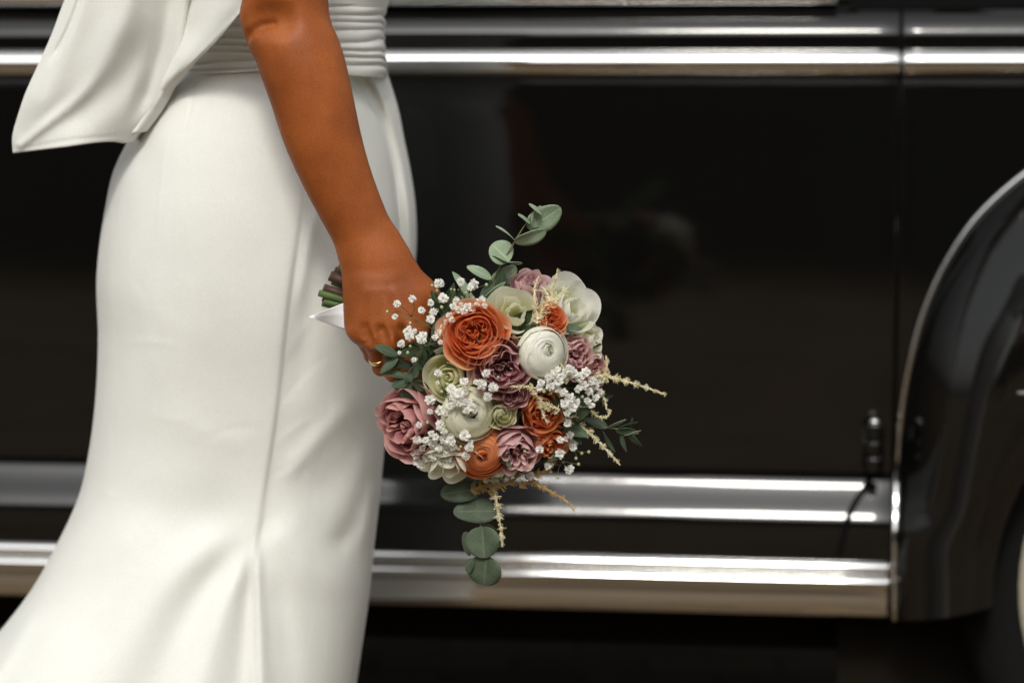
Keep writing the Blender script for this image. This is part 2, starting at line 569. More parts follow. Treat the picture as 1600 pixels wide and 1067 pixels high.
def wave(G):
    G = G.copy()
    G[..., 1] += 0.0016 * np.sin(G[..., 0] * 5.1 + G[..., 2] * 3) + 0.0010 * np.sin(G[..., 0] * 11.3 + 1.0)
    return G

def side_piece(name, x0, x1, parent, e0, e1):
    mb = MB(); mb.grid(sweep(door_prof, x0, x1, 60, e0, e1, warp=wave))
    o = mb.build(name, M['paint'], parent)
    mb = MB(); mb.grid(sweep(shoulder, x0, x1, 60, e0, e1, warp=wave)); mb.build('shoulder_roll', M['paint'], o)
    mb = MB(); mb.grid(sweep(bead, x0, x1, 60, e0, e1, 0.004, warp=wave)); mb.build('belt_moulding', M['chrome'], o)
    return o
door = side_piece('door', xL, x_seam - GAP, car, True, True)
cowl = side_piece('cowl_panel', x_seam + GAP, x_front, car, True, False)
rear = side_piece('rear_panel', x_rear, xL - 2 * GAP, car, True, True)
# dark seal seen inside the door gaps
for xs in (x_seam, xL - GAP):
    mb = MB(); mb.box((xs - 0.02, 0.012, 0.36), (xs + 0.02, 0.03, zt0)); mb.build('door_seal', M['rubber'], car, False)

# sill trim: two chrome beads over a flat polished panel
sill = []
sill += [(YS + 0.006, zS0 + 0.002)] + [(YS + yy, zz) for yy, zz in halfround(zS0, zS1 + 0.001, 0.010, 14)]
sill += [(YS + 0.001, zS1)] + [(YS + yy, zz) for yy, zz in halfround(zS1 - 0.001, zS2, 0.010, 14)]
sill += [(YS, zS2 - 0.002), (YS - 0.001, zS2 - 0.008), (YS - 0.001, (zS2 + zS3) / 2), (YS - 0.0005, zS3 + 0.004), (YS + 0.004, zS3), (YS + 0.03, zS3 - 0.004)]
mb = MB(); mb.grid(sweep(sill, x_rear, x_seam - 0.002, 60, False, True, 0.007)); mb.build('sill_trim', M['chrome'], car)

# window, pillars, roof above the shoulder
mb = MB()
zw = zt0 + 0.005
mb.grid(sweep([(0.03, zw - 0.004), (0.006, zw - 0.002)] + [(0.002 + yy, zz) for yy, zz in halfround(zw + 0.022, zw, 0.010, 10)][::-1] + [(0.03, zw + 0.022)],
              xL + 0.03, CL(1310, 5, 0)[0], 40, True, True, 0.006))
mb.build('window_frame', M['chrome'], door)
mb = MB()
mb.add([(xL + .02, .035, zw + .01), (x_seam - .06, .035, zw + .01), (x_seam - .16, .12, zw + .42), (xL + .02, .12, zw + .42)], [(0, 1, 2, 3)])
mb.build('window_glass', M['glass'], door, False)
mb = MB(); mb.box((x_rear, 0.040, zt0 - 0.006), (x_front, 0.060, zt0 + 0.040)); mb.build('window_gasket', M['rubber'], car, False)
prof = [(0.045, zw + 0.012), (0.05, zw + 0.016), (0.06, zw + 0.10), (0.13, zw + 0.42), (0.2, zw + 0.50), (0.5, zw + 0.58), (0.86, zw + 0.60)]
for nm, xa, xb in (('pillar', x_seam - 0.05, x_seam + 0.05), ('pillar', xL - 0.08, xL + 0.02)):
    mb = MB(); mb.grid(sweep(prof[:5], xa, xb, 6, True, True)); mb.build(nm, M['paint'], car)
roofp = [(0.12, zw + 0.40)] + prof[4:] + [(1.2, zw + 0.58), (1.5, zw + 0.50), (1.6, zw + 0.40)]
mb = MB(); mb.grid(sweep(spline(roofp, 30), -2.4, x_seam + 0.15, 24, True, True)); mb.build('roof', M['paint'], car)
mb = MB()
mb.grid(sweep([(0.045, zw + 0.014), (0.3, zw + 0.07), (0.85, zw + 0.10), (1.4, zw + 0.06), (1.68, zw - 0.1)], x_seam + 0.06, x_front, 20, True, True))
mb.build('bonnet', M['paint'], car)
# far side, floor pan and sill return
mb = MB()
mb.box((x_rear, 0.035, 0.30), (x_front, 1.72, zt0 - 0.02))
mb.box((x_rear, 0.16, 0.225), (x_seam + 0.1, 1.80, 0.298))
mb.build('underbody', M['under'], car, False)

# door hinge near the foot of the seam
hx, hz1 = CL(1366, 660, -0.03)
hz2 = CL(1366, 738, -0.03)[1]
mb = MB()
hh = (hz1 - hz2)
def barrel(z0, z1, r):
    n = 10
    zz = np.linspace(0, 1, n)
    rr = r * np.minimum(1.0, 0.80 + 1.2 * np.minimum(zz, 1 - zz) / 0.35)
    mb.tube(np.stack([np.full(n, hx), np.full(n, -0.030), z0 + (z1 - z0) * zz], 1), np.minimum(rr, r), 18)
barrel(hz1 - hh * 0.36, hz1, 0.0118)
barrel(hz1 - hh * 0.66, hz1 - hh * 0.365, 0.0108)
barrel(hz2, hz1 - hh * 0.675, 0.0118)
V, Fc = box_geo((hx - 0.013, -0.024, hz2 + 0.006), (hx + 0.013, -0.004, hz1 - 0.006)); mb.add(V, Fc)
hinge = mb.build('hinge', M['paint'], door)
mb = MB(); mb.tube([(hx, -0.03, hz1 - 0.001), (hx, -0.03, hz1 + 0.003), (hx, -0.03, hz1 + 0.005)], [0.007, 0.006, 0.003], 16); mb.build('hinge_pin', M['chrome'], hinge)

# hinge's dark reflection, modelled as a black strip down the flare to the sill
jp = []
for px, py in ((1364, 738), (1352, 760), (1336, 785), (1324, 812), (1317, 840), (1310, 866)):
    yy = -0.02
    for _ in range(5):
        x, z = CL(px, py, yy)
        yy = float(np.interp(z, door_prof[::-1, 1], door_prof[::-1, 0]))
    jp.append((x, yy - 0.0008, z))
mb = MB(); mb.tube(spline(jp, 24), 0.0042, 8); mb.build('hinge_reflection', M['rubber'], door)

# front wing
def cl3(px, py, v):
    x, z = CL(px, py, v)
    return np.array([x, v, z])
BUL = 0.19
out_px = [(1398, 968), (1398, 900), (1398, 830), (1400, 760), (1404, 690), (1412, 620), (1426, 550), (1447, 480), (1478, 412), (1522, 345), (1570, 297), (1640, 245), (1730, 200), (1860, 172), (1985, 162)]
def door_y(z):
    return float(np.interp(z, door_prof[::-1, 1], door_prof[::-1, 0]))
opt = []
for px, py in out_px:
    yy = -0.016
    for _ in range(4):
        p = cl3(px, py, yy)
        yy = door_y(p[2]) - 0.004
    opt.append(cl3(px, py, yy))
OUTL = spline(opt, 60)
z_low = cz(968, -BUL, 1480)
wc = np.array([CL(1985, 935, -BUL)[0], 0, 0.36])
ARCH = 0.315
ang = np.linspace(math.pi - math.asin((z_low - wc[2]) / (ARCH + 0.02)), R_(90), 60)
ARC = np.stack([wc[0] + ARCH * np.cos(ang), np.zeros(60), wc[2] + (ARCH + 0.02) * np.sin(ang)], 1)
# mirror to make the leading half of the wing
OUT2 = np.concatenate([OUTL, (OUTL * [-1, 1, 1] + [2 * OUTL[-1][0], 0, 0])[::-1][1:]])
c_end = OUTL[-1][0]
ARC2 = np.concatenate([ARC, (ARC * [-1, 1, 1] + [2 * wc[0], 0, 0])[::-1][1:]])
nt_ = 44
rows = []
for t in np.linspace(0, 1, nt_):
    tt = t
    q = min(1.0, tt / 0.85)
    yb = -BUL * math.sin(q * math.pi / 2) ** 0.80
    yb += 0.012 * max(0, (tt - 0.72) / 0.28) ** 2
    row = OUT2 * (1 - tt) + ARC2 * tt
    row = row.copy(); Bz = np.interp(row[:, 2], [0.42, 0.80], [0.112, BUL]); row[:, 1] = OUT2[:, 1] + (yb / BUL) * (Bz + OUT2[:, 1])
    rows.append(row)
last = rows[-1].copy(); last[:, 1] += 0.012
last2 = last.copy(); last2[:, 1] += 0.12
rows += [last, last2]
mb = MB(); mb.grid(np.array(rows)); wing = mb.build('front_wing', M['paint'], car)
mb = MB(); mb.tube(OUT2 + [0, -0.002, 0], 0.0036, 10); mb.build('wing_piping', M['chrome'], wing)
# lower closing edge of the wing
bl = np.array([r[0] for r in rows[:-2]])
bl2 = bl.copy(); bl2[:, 1] = 0.06
mb = MB(); mb.grid(np.array([bl, bl2])); mb.build('wing_return', M['under'], wing)
mb = MB(); mb.box((wc[0] - 0.5, 0.05, 0.05), (wc[0] + 0.5, 0.07, 0.85)); mb.build('inner_arch', M['under'], car, False)
# small bright spear on the wing, just entering the frame
sx, sz = CL(1589, 613, -BUL)
mb = MB(); mb.tube(np.stack([np.linspace(sx, sx + 0.45, 20), np.full(20, -BUL - 0.004), np.full(20, sz)], 1),
                   0.006 * np.minimum(1, 0.35 + np.linspace(0, 6, 20)), 12); mb.build('trim_spear', M['chrome'], wing)

# wheel
wheel = empty('wheel', (wc[0] + 0.012, -0.050, 0.365)); wheel.parent = car
def lathe(prof, n=72):
    a = np.arange(n) * 2 * math.pi / n
    G = np.array([[(r * math.cos(t), y, r * math.sin(t)) for t in a] for r, y in prof])
    return G
def lathe_obj(name, prof, m, parent):
    mb = MB(); mb.grid(lathe(prof), True); return mb.build(name, m, parent)
lathe_obj('tyre', [(0.20, 0.16), (0.33, 0.165), (0.36, 0.14), (0.365, 0.08), (0.36, 0.03), (0.345, 0.006), (0.318, -0.004), (0.291, -0.0045)], M['tyre'], wheel)
lathe_obj('whitewall', [(0.291, -0.0045), (0.285, -0.007), (0.255, -0.006), (0.225, 0.002), (0.205, 0.012)], M['whitewall'], wheel)
lathe_obj('rim', [(0.205, 0.012), (0.20, 0.004), (0.192, 0.006), (0.185, 0.03), (0.15, 0.035)], M['paint'], wheel)
lathe_obj('hubcap', [(0.15, 0.035), (0.145, 0.02), (0.12, 0.006), (0.08, -0.008), (0.04, -0.016), (0.001, -0.018)], M['chrome'], wheel)

# ================================================================== PERSON
person = empty('person', (W(380, 500, 2.6)[0], 2.6, 0))
tag(person, 'bride in an ivory draped gown walking past, bouquet held down in her right hand', 'person')
PL = np.array(person.location)

# ---------------------------------------------------------------- folds
def polyline_dist(px, py, pts):
    P = np.array(pts, float)
    best = np.full(px.shape, 1e9); sgn = np.zeros(px.shape); par = np.zeros(px.shape)
    seg = np.linalg.norm(np.diff(P, axis=0), axis=1)
    cum = np.concatenate([[0], np.cumsum(seg)])
    for i in range(len(P) - 1):
        dx, dy = P[i + 1] - P[i]
        l2 = dx * dx + dy * dy
        t = np.clip(((px - P[i, 0]) * dx + (py - P[i, 1]) * dy) / l2, 0, 1)
        ex, ey = px - (P[i, 0] + t * dx), py - (P[i, 1] + t * dy)
        d = np.hypot(ex, ey)
        s = np.sign(dx * ey - dy * ex)
        m = d < best
        best = np.where(m, d, best); sgn = np.where(m, s, sgn)
        par = np.where(m, (cum[i] + t * seg[i]) / cum[-1], par)
    return best, sgn, par

def folds(px, py, specs):
    tot = np.zeros(px.shape)
    for s in specs:
        d, sg, par = polyline_dist(px, py, spline(s['p'], 24))
        f0, f1 = s.get('fade', (0.15, 0.15))
        fade = np.ones(px.shape)
        if f0: fade = fade * np.clip(par / f0, 0, 1)
        if f1: fade = fade * np.clip((1 - par) / f1, 0, 1)
        fade = fade * fade * (3 - 2 * fade)
        w = s['w']
        if isinstance(w, tuple):
            w = w[0] + (w[1] - w[0]) * par
        if s.get('kind', 'g') == 'g':
            v = np.exp(-(d / w) ** 2)
        elif s['kind'] == 'asym':          # sharp one side, long the other
            wl, wr = s['lr']
            ww = np.where(sg > 0, wr, wl) * 1.0
            v = np.exp(-(d / ww) ** 2)
        else:                               # step, positive on the left of the line's direction
            v = np.tanh(-sg * d / w) * np.exp(-(d / s['reach']) ** 2)
        tot += s['h'] * v * fade
    return tot

def loft(py_rows, Lp, Rp, dc, hd, specs, ncol=260, expo=2.2, extra=None):
    """closed sheath: rows at photo heights, widths from pixel outlines, real depth, folds pushed out"""
    Lx, Rx = interp(py_rows, Lp), interp(py_rows, Rp)
    dcv, hdv = interp(py_rows, dc), interp(py_rows, hd)
    nf = int(ncol * 0.76)
    a = np.concatenate([np.linspace(0, math.pi, nf, endpoint=False), np.linspace(math.pi, 2 * math.pi, ncol - nf, endpoint=False)])
    ca, sa = np.cos(a), np.sin(a)
    cx = np.sign(ca) * np.abs(ca) ** (2 / expo)
    sy = np.sign(sa) * np.abs(sa) ** (2 / expo)
    G = np.zeros((len(py_rows), ncol, 3))
    for i, py in enumerate(py_rows):
        pl, pr = W(Lx[i], py, dcv[i]), W(Rx[i], py, dcv[i])
        G[i, :, 0] = (pl[0] + pr[0]) / 2 + (pr[0] - pl[0]) / 2 * cx
        G[i, :, 1] = dcv[i] - hdv[i] * sy
        G[i, :, 2] = pl[2]
    P = G.reshape(-1, 3)
    px, py = project(P)
    f = folds(px, py, specs) if specs else np.zeros(len(P))
    if extra is not None:
        f = f + extra(px, py)
    front = np.clip(np.tile(sa, len(py_rows)) * 1.6, 0, 1)
    P[:, 1] -= f * front
    return P.reshape(G.shape)

# the bell of the skirt
rows_py = np.concatenate([np.linspace(104, 1080, 240), np.linspace(1090, 1560, 40)])
sk_L = [(100, 292), (150, 252), (190, 222), (225, 201), (260, 184), (330, 168), (430, 156), (520, 158), (600, 155), (700, 143), (760, 130), (850, 90), (920, 50), (985, 0), (1067, -72), (1250, -235), (1560, -430)]
sk_R = [(100, 548), (112, 553), (165, 586), (225, 606), (290, 618), (360, 625), (420, 624), (480, 620), (560, 614), (640, 606), (715, 599), (780, 593), (850, 585), (930, 577), (1000, 567), (1067, 557), (1250, 535), (1560, 545)]
sk_dc = [(100, 2.605), (400, 2.612), (750, 2.612), (1067, 2.60), (1560, 2.60)]
sk_hd = [(100, 0.118), (160, 0.135), (300, 0.157), (420, 0.162), (600, 0.152), (740, 0.146), (850, 0.158), (1067, 0.195), (1560, 0.27)]
SK = [
    dict(p=[(480, 240), (470, 330), (455, 440), (444, 540), (436, 620), (424, 710), (410, 800), (397, 880), (392, 960), (393, 1120)], w=4, h=-0.0020, kind='step', reach=34, fade=(0.25, 0)),
    dict(p=[(481, 260), (468, 370), (452, 480), (440, 590), (432, 660), (421, 730), (406, 820)], w=3.0, h=-0.0006, fade=(0.2, 0.1)),
    dict(p=[(520, 330), (490, 450), (470, 560), (455, 640)], w=24, h=-0.0050, fade=(0.3, 0.3)),
    dict(p=[(500, 300), (480, 400), (463, 500)], w=9, h=0.0028, fade=(0.3, 0.3)),
    dict(p=[(590, 585), (540, 640), (480, 705), (432, 762)], w=(20, 13), h=0.0032, fade=(0.45, 0.25)),
    dict(p=[(600, 640), (560, 690), (505, 760), (455, 800)], w=30, h=-0.0036, fade=(0.35, 0.35)),
    dict(p=[(592, 715), (575, 770), (545, 835), (510, 872)], w=(14, 20), h=-0.0062, fade=(0.25, 0.25)),
    dict(p=[(412, 815), (450, 850), (495, 895), (540, 905), (585, 870)], w=36, h=0.0046, fade=(0.2, 0.25)),
    dict(p=[(590, 730), (578, 800), (568, 870)], w=12, h=0.006, fade=(0.3, 0.3)),
    dict(p=[(404, 830), (403, 900), (406, 980), (412, 1120)], w=(7, 14), h=0.0070, fade=(0.25, 0)),
    dict(p=[(425, 880), (440, 960), (455, 1120)], w=(14, 30), h=-0.0048, fade=(0.3, 0)),
    dict(p=[(393, 860), (385, 950), (368, 1120)], w=(8, 24), h=-0.0072, fade=(0.3, 0)),
    dict(p=[(390, 850), (350, 950), (300, 1120)], w=(14, 30), h=0.0055, fade=(0.3, 0)),
    dict(p=[(385, 830), (310, 930), (220, 1120)], w=(18, 40), h=-0.0060, fade=(0.3, 0)),
    dict(p=[(380, 810), (270, 900), (120, 1080)], w=(26, 52), h=0.0065, fade=(0.3, 0)),
    dict(p=[(150, 770), (230, 800), (330, 800), (400, 775)], w=44, h=-0.0030, fade=(0.35, 0.35)),
    dict(p=[(240, 640), (330, 680), (415, 700)], w=20, h=0.0008, fade=(0.4, 0.3)),
    dict(p=[(185, 430), (260, 500), (360, 545)], w=24, h=0.0007, fade=(0.4, 0.4)),
    dict(p=[(300, 130), (262, 200), (240, 290)], w=24, h=0.0045, fade=(0.2, 0.5)),
    dict(p=[(60, 940), (20, 1010), (-40, 1100)], w=14, h=0.006, fade=(0.3, 0)),
    dict(p=[(168, 540), (225, 533), (300, 545)], w=6.0, h=0.00035, fade=(0.4, 0.4)),
    dict(p=[(190, 420), (222, 452), (240, 500)], w=6.0, h=-0.00030, fade=(0.4, 0.4)),
    dict(p=[(215, 640), (270, 655), (318, 650)], w=6.0, h=0.00030, fade=(0.4, 0.4)),
    dict(p=[(142, 752), (170, 772), (196, 776)], w=5.2, h=0.00040, fade=(0.4, 0.5)),
    dict(p=[(300, 700), (355, 672), (414, 668)], w=6.8, h=-0.00035, fade=(0.4, 0.3)),
    dict(p=[(438, 575), (470, 520), (520, 470)], w=6.0, h=0.00040, fade=(0.2, 0.5)),
    dict(p=[(432, 640), (475, 585), (540, 535)], w=6.0, h=-0.00040, fade=(0.2, 0.5)),
    dict(p=[(426, 700), (470, 662), (520, 640)], w=6.0, h=0.00040, fade=(0.2, 0.5)),
    dict(p=[(418, 745), (450, 730), (490, 690)], w=5.2, h=-0.00035, fade=(0.2, 0.5)),
    dict(p=[(303, 122), (299, 165), (286, 215)], w=2.5, h=-0.0007, fade=(0.05, 0.3)),
    dict(p=[(262, 205), (250, 300), (243, 390)], w=4, h=0.0006, fade=(0.3, 0.5)),
]
def crepe(px, py):
    return 0.0006 * np.sin(px * 0.021 + py * 0.013) * np.sin(py * 0.017 - px * 0.006 + 1.0)
skirt = loft(rows_py, sk_L, sk_R, sk_dc, sk_hd, SK, 560, 2.25, crepe)
mb = MB(); mb.grid(skirt - PL, True)
dress = mb.build('dress', M['dress'], person)

# the draped layer on the far hip, showing past the skirt's front edge
rows2 = np.linspace(100, 760, 150)
ov_L = [(100, 430), (760, 430)]
ov_R = [(100, 600), (118, 606), (170, 622), (220, 632), (270, 642), (320, 649), (380, 651), (430, 647), (500, 638), (600, 619), (715, 592), (760, 580)]
OV = [
    dict(p=[(572, 104), (604, 165), (626, 240), (640, 330), (644, 420)], w=5, h=0.008, kind='g', fade=(0.05, 0.3)),
    dict(p=[(560, 104), (592, 170), (614, 250), (628, 340)], w=6, h=-0.006, fade=(0.05, 0.3)),
    dict(p=[(590, 110), (618, 180), (635, 260)], w=4, h=-0.006, fade=(0.05, 0.4)),
]
ov = loft(rows2, ov_L, ov_R, [(100, 2.645), (760, 2.685)], [(100, 0.085), (400, 0.085), (760, 0.085)], OV, 220, 2.1, crepe)
mb = MB(); mb.grid(ov - PL, True); mb.build('overskirt', M['dress'], dress)

# bodice and pleated waistband
rows3 = np.linspace(-330, 20, 60)
bod_L = [(-330, 290), (-100, 322), (20, 312)]
bod_R = [(-330, 655), (-100, 640), (0, 608), (20, 602)]
bod = loft(rows3, bod_L, bod_R, [(-330, 2.6), (20, 2.6)], [(-330, 0.135), (20, 0.118)], None, 160, 2.2)
mb = MB(); mb.grid(bod - PL, True); mb.build('bodice', M['dress'], dress)
rows4 = np.linspace(10, 121, 130)
wb_L = [(10, 308), (60, 300), (121, 278)]
wb_R = [(10, 601), (40, 600), (121, 603)]
wb = loft(rows4, wb_L, wb_R, [(10, 2.6), (121, 2.603)], [(10, 0.123), (60, 0.120), (121, 0.126)], None, 260, 2.2)
# the pleats run round the waist as rounded tucks that merge and part
P = wb.reshape(-1, 3)
px, py = project(P)
th = np.arctan2(-(P[:, 1] - 2.6), P[:, 0] - P[:, 0].mean())
s = (py + 5 * np.sin(th * 1.4 + 0.6) + 2.2 * np.sin(th * 3.1) + 1.2 * np.sin(th * 7)) / 14.0
amp = 0.0014 + 0.0006 * np.sin(th * 2.3 + s)
ph = s + 0.22 * np.sin(th * 2.0 + s * 1.7)
tuck = np.abs(np.sin(ph * math.pi)) ** 0.7
cxy = np.array([P[:, 0].mean(), 2.6])
dirv = P[:, :2] - cxy
dirv /= np.linalg.norm(dirv, axis=1)[:, None] + 1e-9
P[:, :2] += dirv * (amp * (tuck - 0.5) * 2)[:, None]
# waist seam rises a little towards the arm
P[:, 2] += np.where(py > 90, (py - 90) / 31 * 0.008 * np.clip(1 - np.abs(px - 430) / 160, 0, 1), 0)
mb = MB(); mb.grid(P.reshape(wb.shape) - PL, True); mb.build('waistband', M['dress'], dress)

# the large draped bow tail
def drape(name, Lc, Rc, top, hem, depth_fn, specs, nu=130, nv=160, thick=0.005):
    us, vs_ = np.linspace(0, 1, nu), np.linspace(0, 1, nv)
    Gf = np.zeros((nv, nu, 3)); 
    hemv = interp(us, hem)
    for i, v in enumerate(vs_):
        for j, u in enumerate(us):
            py = top + (hemv[j] - top) * v
            pym = top + (hemv[0 if u < .5 else -1] - top) * v
            lx = interp([py], Lc)[0]; rx = interp([py], Rc)[0]
            Gf[i, j, 0] = lx + (rx - lx) * u
            Gf[i, j, 1] = py
    fx, fy = Gf[..., 0].ravel(), Gf[..., 1].ravel()
    U = np.tile(us, nv); Vv = np.repeat(vs_, nu)
    d = depth_fn(U, Vv, fx, fy) - folds(fx, fy, specs)
    pts = np.array([W(a, b_, dd) for a, b_, dd in zip(fx, fy, d)]).reshape(nv, nu, 3)
    back = pts.copy()
    edge = np.sin(np.pi * us) ** 0.5
    back[..., 1] += (thick * edge)[None, :] + 0.0008
    G = np.concatenate([pts, back[:, ::-1]], axis=1)
    mb = MB(); mb.grid(G - PL, True)
    # close the hem
    base = (nv - 1) * 2 * nu
    for j in range(nu - 1):
        mb.F.append((base + j, base + j + 1, base + 2 * nu - 2 - j, base + 2 * nu - 1 - j))
    return mb.build(name, M['dress'], dress)
dr_L = [(-260, 230), (-100, 148), (0, 101), (60, 78), (100, 60), (150, 38), (180, 28), (215, 19), (242, 20)]
dr_R = [(-260, 330), (0, 302), (80, 291), (140, 270), (180, 249), (200, 233), (242, 200)]
DR = [
    dict(p=[(306, -120), (300, 0), (289, 80), (268, 140), (243, 190)], w=(11, 8), h=0.016, fade=(0, 0.15)),
    dict(p=[(272, -120), (262, 0), (246, 90), (222, 160), (200, 205)], w=(16, 13), h=-0.010, fade=(0, 0.2)),
    dict(p=[(225, -120), (205, 0), (180, 70), (150, 140)], w=22, h=0.008, fade=(0, 0.4)),
    dict(p=[(240, 20), (205, 100), (140, 165), (60, 218)], w=30, h=-0.008, fade=(0.3, 0.3)),
    dict(p=[(150, -120), (118, 20), (75, 130), (36, 215)], w=26, h=0.010, fade=(0, 0.2)),
    dict(p=[(132, -20), (100, 60), (70, 110)], w=5, h=-0.005, fade=(0.1, 0.3)),
    dict(p=[(24, 234), (66, 200), (128, 150), (185, 70)], w=(6, 16), h=0.0045, fade=(0.05, 0.4)),
    dict(p=[(34, 234), (110, 219), (190, 213)], w=2.2, h=-0.0008, fade=(0.05, 0.1)),
]
drape('bow_tail', dr_L, dr_R, -260, [(0, 240), (0.4, 231), (0.8, 222), (0.93, 223), (1, 216)],
      lambda u, v, x, y: 2.500 - 0.030 * np.sin(np.pi * u) + 0.045 * np.clip((u - 0.93) / 0.07, 0, 1) ** 2 - 0.05 * (1 - v), DR)
in_L = [(-260, 300), (0, 285), (120, 245), (210, 190)]
in_R = [(-260, 470), (-60, 430), (-5, 399), (20, 376), (60, 343), (100, 304), (122, 283), (160, 262), (200, 234), (215, 222)]
DR2 = [
    dict(p=[(455, -200), (420, -60), (392, 0), (336, 60), (276, 122)], w=4, h=0.0015, fade=(0, 0.1)),
    dict(p=[(360, -120), (335, 0), (305, 50), (280, 100)], w=16, h=-0.010, fade=(0, 0.3)),
    dict(p=[(400, -120), (372, -10), (330, 40)], w=14, h=0.006, fade=(0, 0.4)),
]
drape('bow_lining', in_L, in_R, -260, [(0, 212), (1, 206)],
      lambda u, v, x, y: 2.50 - 0.155 * u * np.clip((150 - y) / 170, 0, 1) - 0.012 * np.sin(np.pi * u), DR2, 70, 110, 0.004)

# ---------------------------------------------------------------- arm and hand as one skin
HD = 2.352
class SDF:
    def __init__(self, lo, hi, h):
        self.lo, self.h = np.array(lo), h
        self.n = np.ceil((np.array(hi) - self.lo) / h).astype(int) + 1
        self.f = np.full(self.n, 0.05, np.float32)
    def cone(self, a, b, ra, rb, k=0.008, sy=1.0, sub=False):
        a, b = np.array(a, float), np.array(b, float)
        rmax = max(ra, rb) * max(1, sy) + k + 4 * self.h + (0.02 if not sub else 0)
        lo = np.minimum(a, b) - rmax; hi = np.maximum(a, b) + rmax
        i0 = np.clip(np.floor((lo - self.lo) / self.h).astype(int), 0, self.n - 1)
        i1 = np.clip(np.ceil((hi - self.lo) / self.h).astype(int) + 1, 1, self.n)
        ax = [self.lo[q] + self.h * np.arange(i0[q], i1[q]) for q in range(3)]
        X, Y, Z = np.meshgrid(*ax, indexing='ij', sparse=True)
        # depth axis squeezed for flattened limbs
        ya, yb = a[1] / sy, b[1] / sy
        Y = Y / sy
        d = np.array([b[0] - a[0], yb - ya, b[2] - a[2]])
        l2 = max(float(d @ d), 1e-12)
        t = np.clip(((X - a[0]) * d[0] + (Y - ya) * d[1] + (Z - a[2]) * d[2]) / l2, 0, 1)
        ts = t
        dist = np.sqrt((X - a[0] - t * d[0]) ** 2 + (Y - ya - t * d[1]) ** 2 + (Z - a[2] - t * d[2]) ** 2) - (ra + (rb - ra) * ts)
        dist = (dist * min(1.0, sy)).astype(np.float32)
        sl = tuple(slice(i0[q], i1[q]) for q in range(3))
        f = self.f[sl]
        if sub:
            dist = -dist
            h = np.maximum(k - np.abs(f - dist), 0) / k
            self.f[sl] = np.maximum(f, dist) + h * h * k * 0.25
        else:
            h = np.maximum(k - np.abs(f - dist), 0) / k
            self.f[sl] = np.minimum(f, dist) - h * h * k * 0.25
    def mesh(self):
        """surface nets"""
        f = self.f
        ins = f < 0
        nx, ny, nz = f.shape
        c = np.zeros((nx - 1, ny - 1, nz - 1), np.int8)
        corners = [(i, j, k) for i in (0, 1) for j in (0, 1) for k in (0, 1)]
        for i, j, k in corners:
            c += ins[i:nx - 1 + i, j:ny - 1 + j, k:nz - 1 + k]
        act = (c > 0) & (c < 8)
        idx = np.full(act.shape, -1, np.int64)
        cells = np.argwhere(act)
        idx[act] = np.arange(len(cells))
        acc = np.zeros((len(cells), 3)); cnt = np.zeros(len(cells))
        ci, cj, ck = cells.T
        for a_ in corners:
            for q in range(3):
                if a_[q] == 0:
                    b_ = list(a_); b_[q] = 1
                    fa = f[ci + a_[0], cj + a_[1], ck + a_[2]]; fb = f[ci + b_[0], cj + b_[1], ck + b_[2]]
                    m = (fa < 0) != (fb < 0)
                    t = np.where(m, fa / np.where(m, fa - fb, 1), 0)
                    p = np.tile(np.array(a_, float), (len(cells), 1)); p[:, q] = t
                    acc += np.where(m[:, None], p, 0); cnt += m
        V = self.lo + self.h * (cells + acc / cnt[:, None])
        faces = []
        for q in range(3):
            r1, r2 = (q + 1) % 3, (q + 2) % 3
            s0 = [slice(1, f.shape[k] - 1) for k in range(3)]; s0[q] = slice(0, f.shape[q] - 1)
            s1 = list(s0); s1[q] = slice(1, f.shape[q])
            A, B = ins[tuple(s0)], ins[tuple(s1)]
            e = np.argwhere(A != B)
            fl = A[tuple(e.T)]
            off = np.ones(3, int); off[q] = 0
            e = e + off
            def at(d1, d2):
                p = e.copy(); p[:, r1] -= d1; p[:, r2] -= d2
                return idx[p[:, 0], p[:, 1], p[:, 2]]
            quad = np.stack([at(0, 0), at(1, 0), at(1, 1), at(0, 1)], 1)
            quad[~fl] = quad[~fl][:, ::-1]
            faces.append(quad)
        return V, np.concatenate(faces)

S = 2.352 / F
lo = W(330, 620, 2.25); hi = W(735, -190, 2.46)
sdf = SDF([lo[0], 2.27, W(0, 620, 2.35)[2]], [hi[0], 2.45, hi[2]], 0.0014)
def P3(px, py, d):
    return W(px, py, d)
arm = [(436, -215, 70, 2.372), (446, -60, 66, 2.372), (448, 10, 64, 2.372), (454, 50, 64, 2.370), (470, 95, 66, 2.368), (485, 145, 63.5, 2.367), (501, 205, 60, 2.366),
       (519, 258, 55, 2.366), (540, 308, 50.5, 2.366), (562, 355, 47, 2.366), (580, 392, 44, 2.366)]
armS = spline([(x, y, r, d * 1000) for x, y, r, d in arm], 34)
for (x0, y0, r0, d0), (x1, y1, r1, d1) in zip(armS[:-1], armS[1:]):
    k0 = 0.86 - 0.14 * min(1, max(0, (y0 - 150) / 240))
    sdf.cone(P3(x0, y0, d0 / 1000), P3(x1, y1, d1 / 1000), r0 * S, r1 * S, 0.002, k0)
# elbow point, its crease, and the swell of the forearm
sdf.cone(P3(408, 28, 2.375), P3(420, 52, 2.37), 30 * S, 30 * S, 0.015)
sdf.cone(P3(378, 63, 2.350), P3(408, 56, 2.326), 3 * S, 3 * S, 0.007, sub=True)
sdf.cone(P3(405, 47, 2.320), P3(430, 38, 2.3165), 7 * S, 5 * S, 0.018, sub=True)
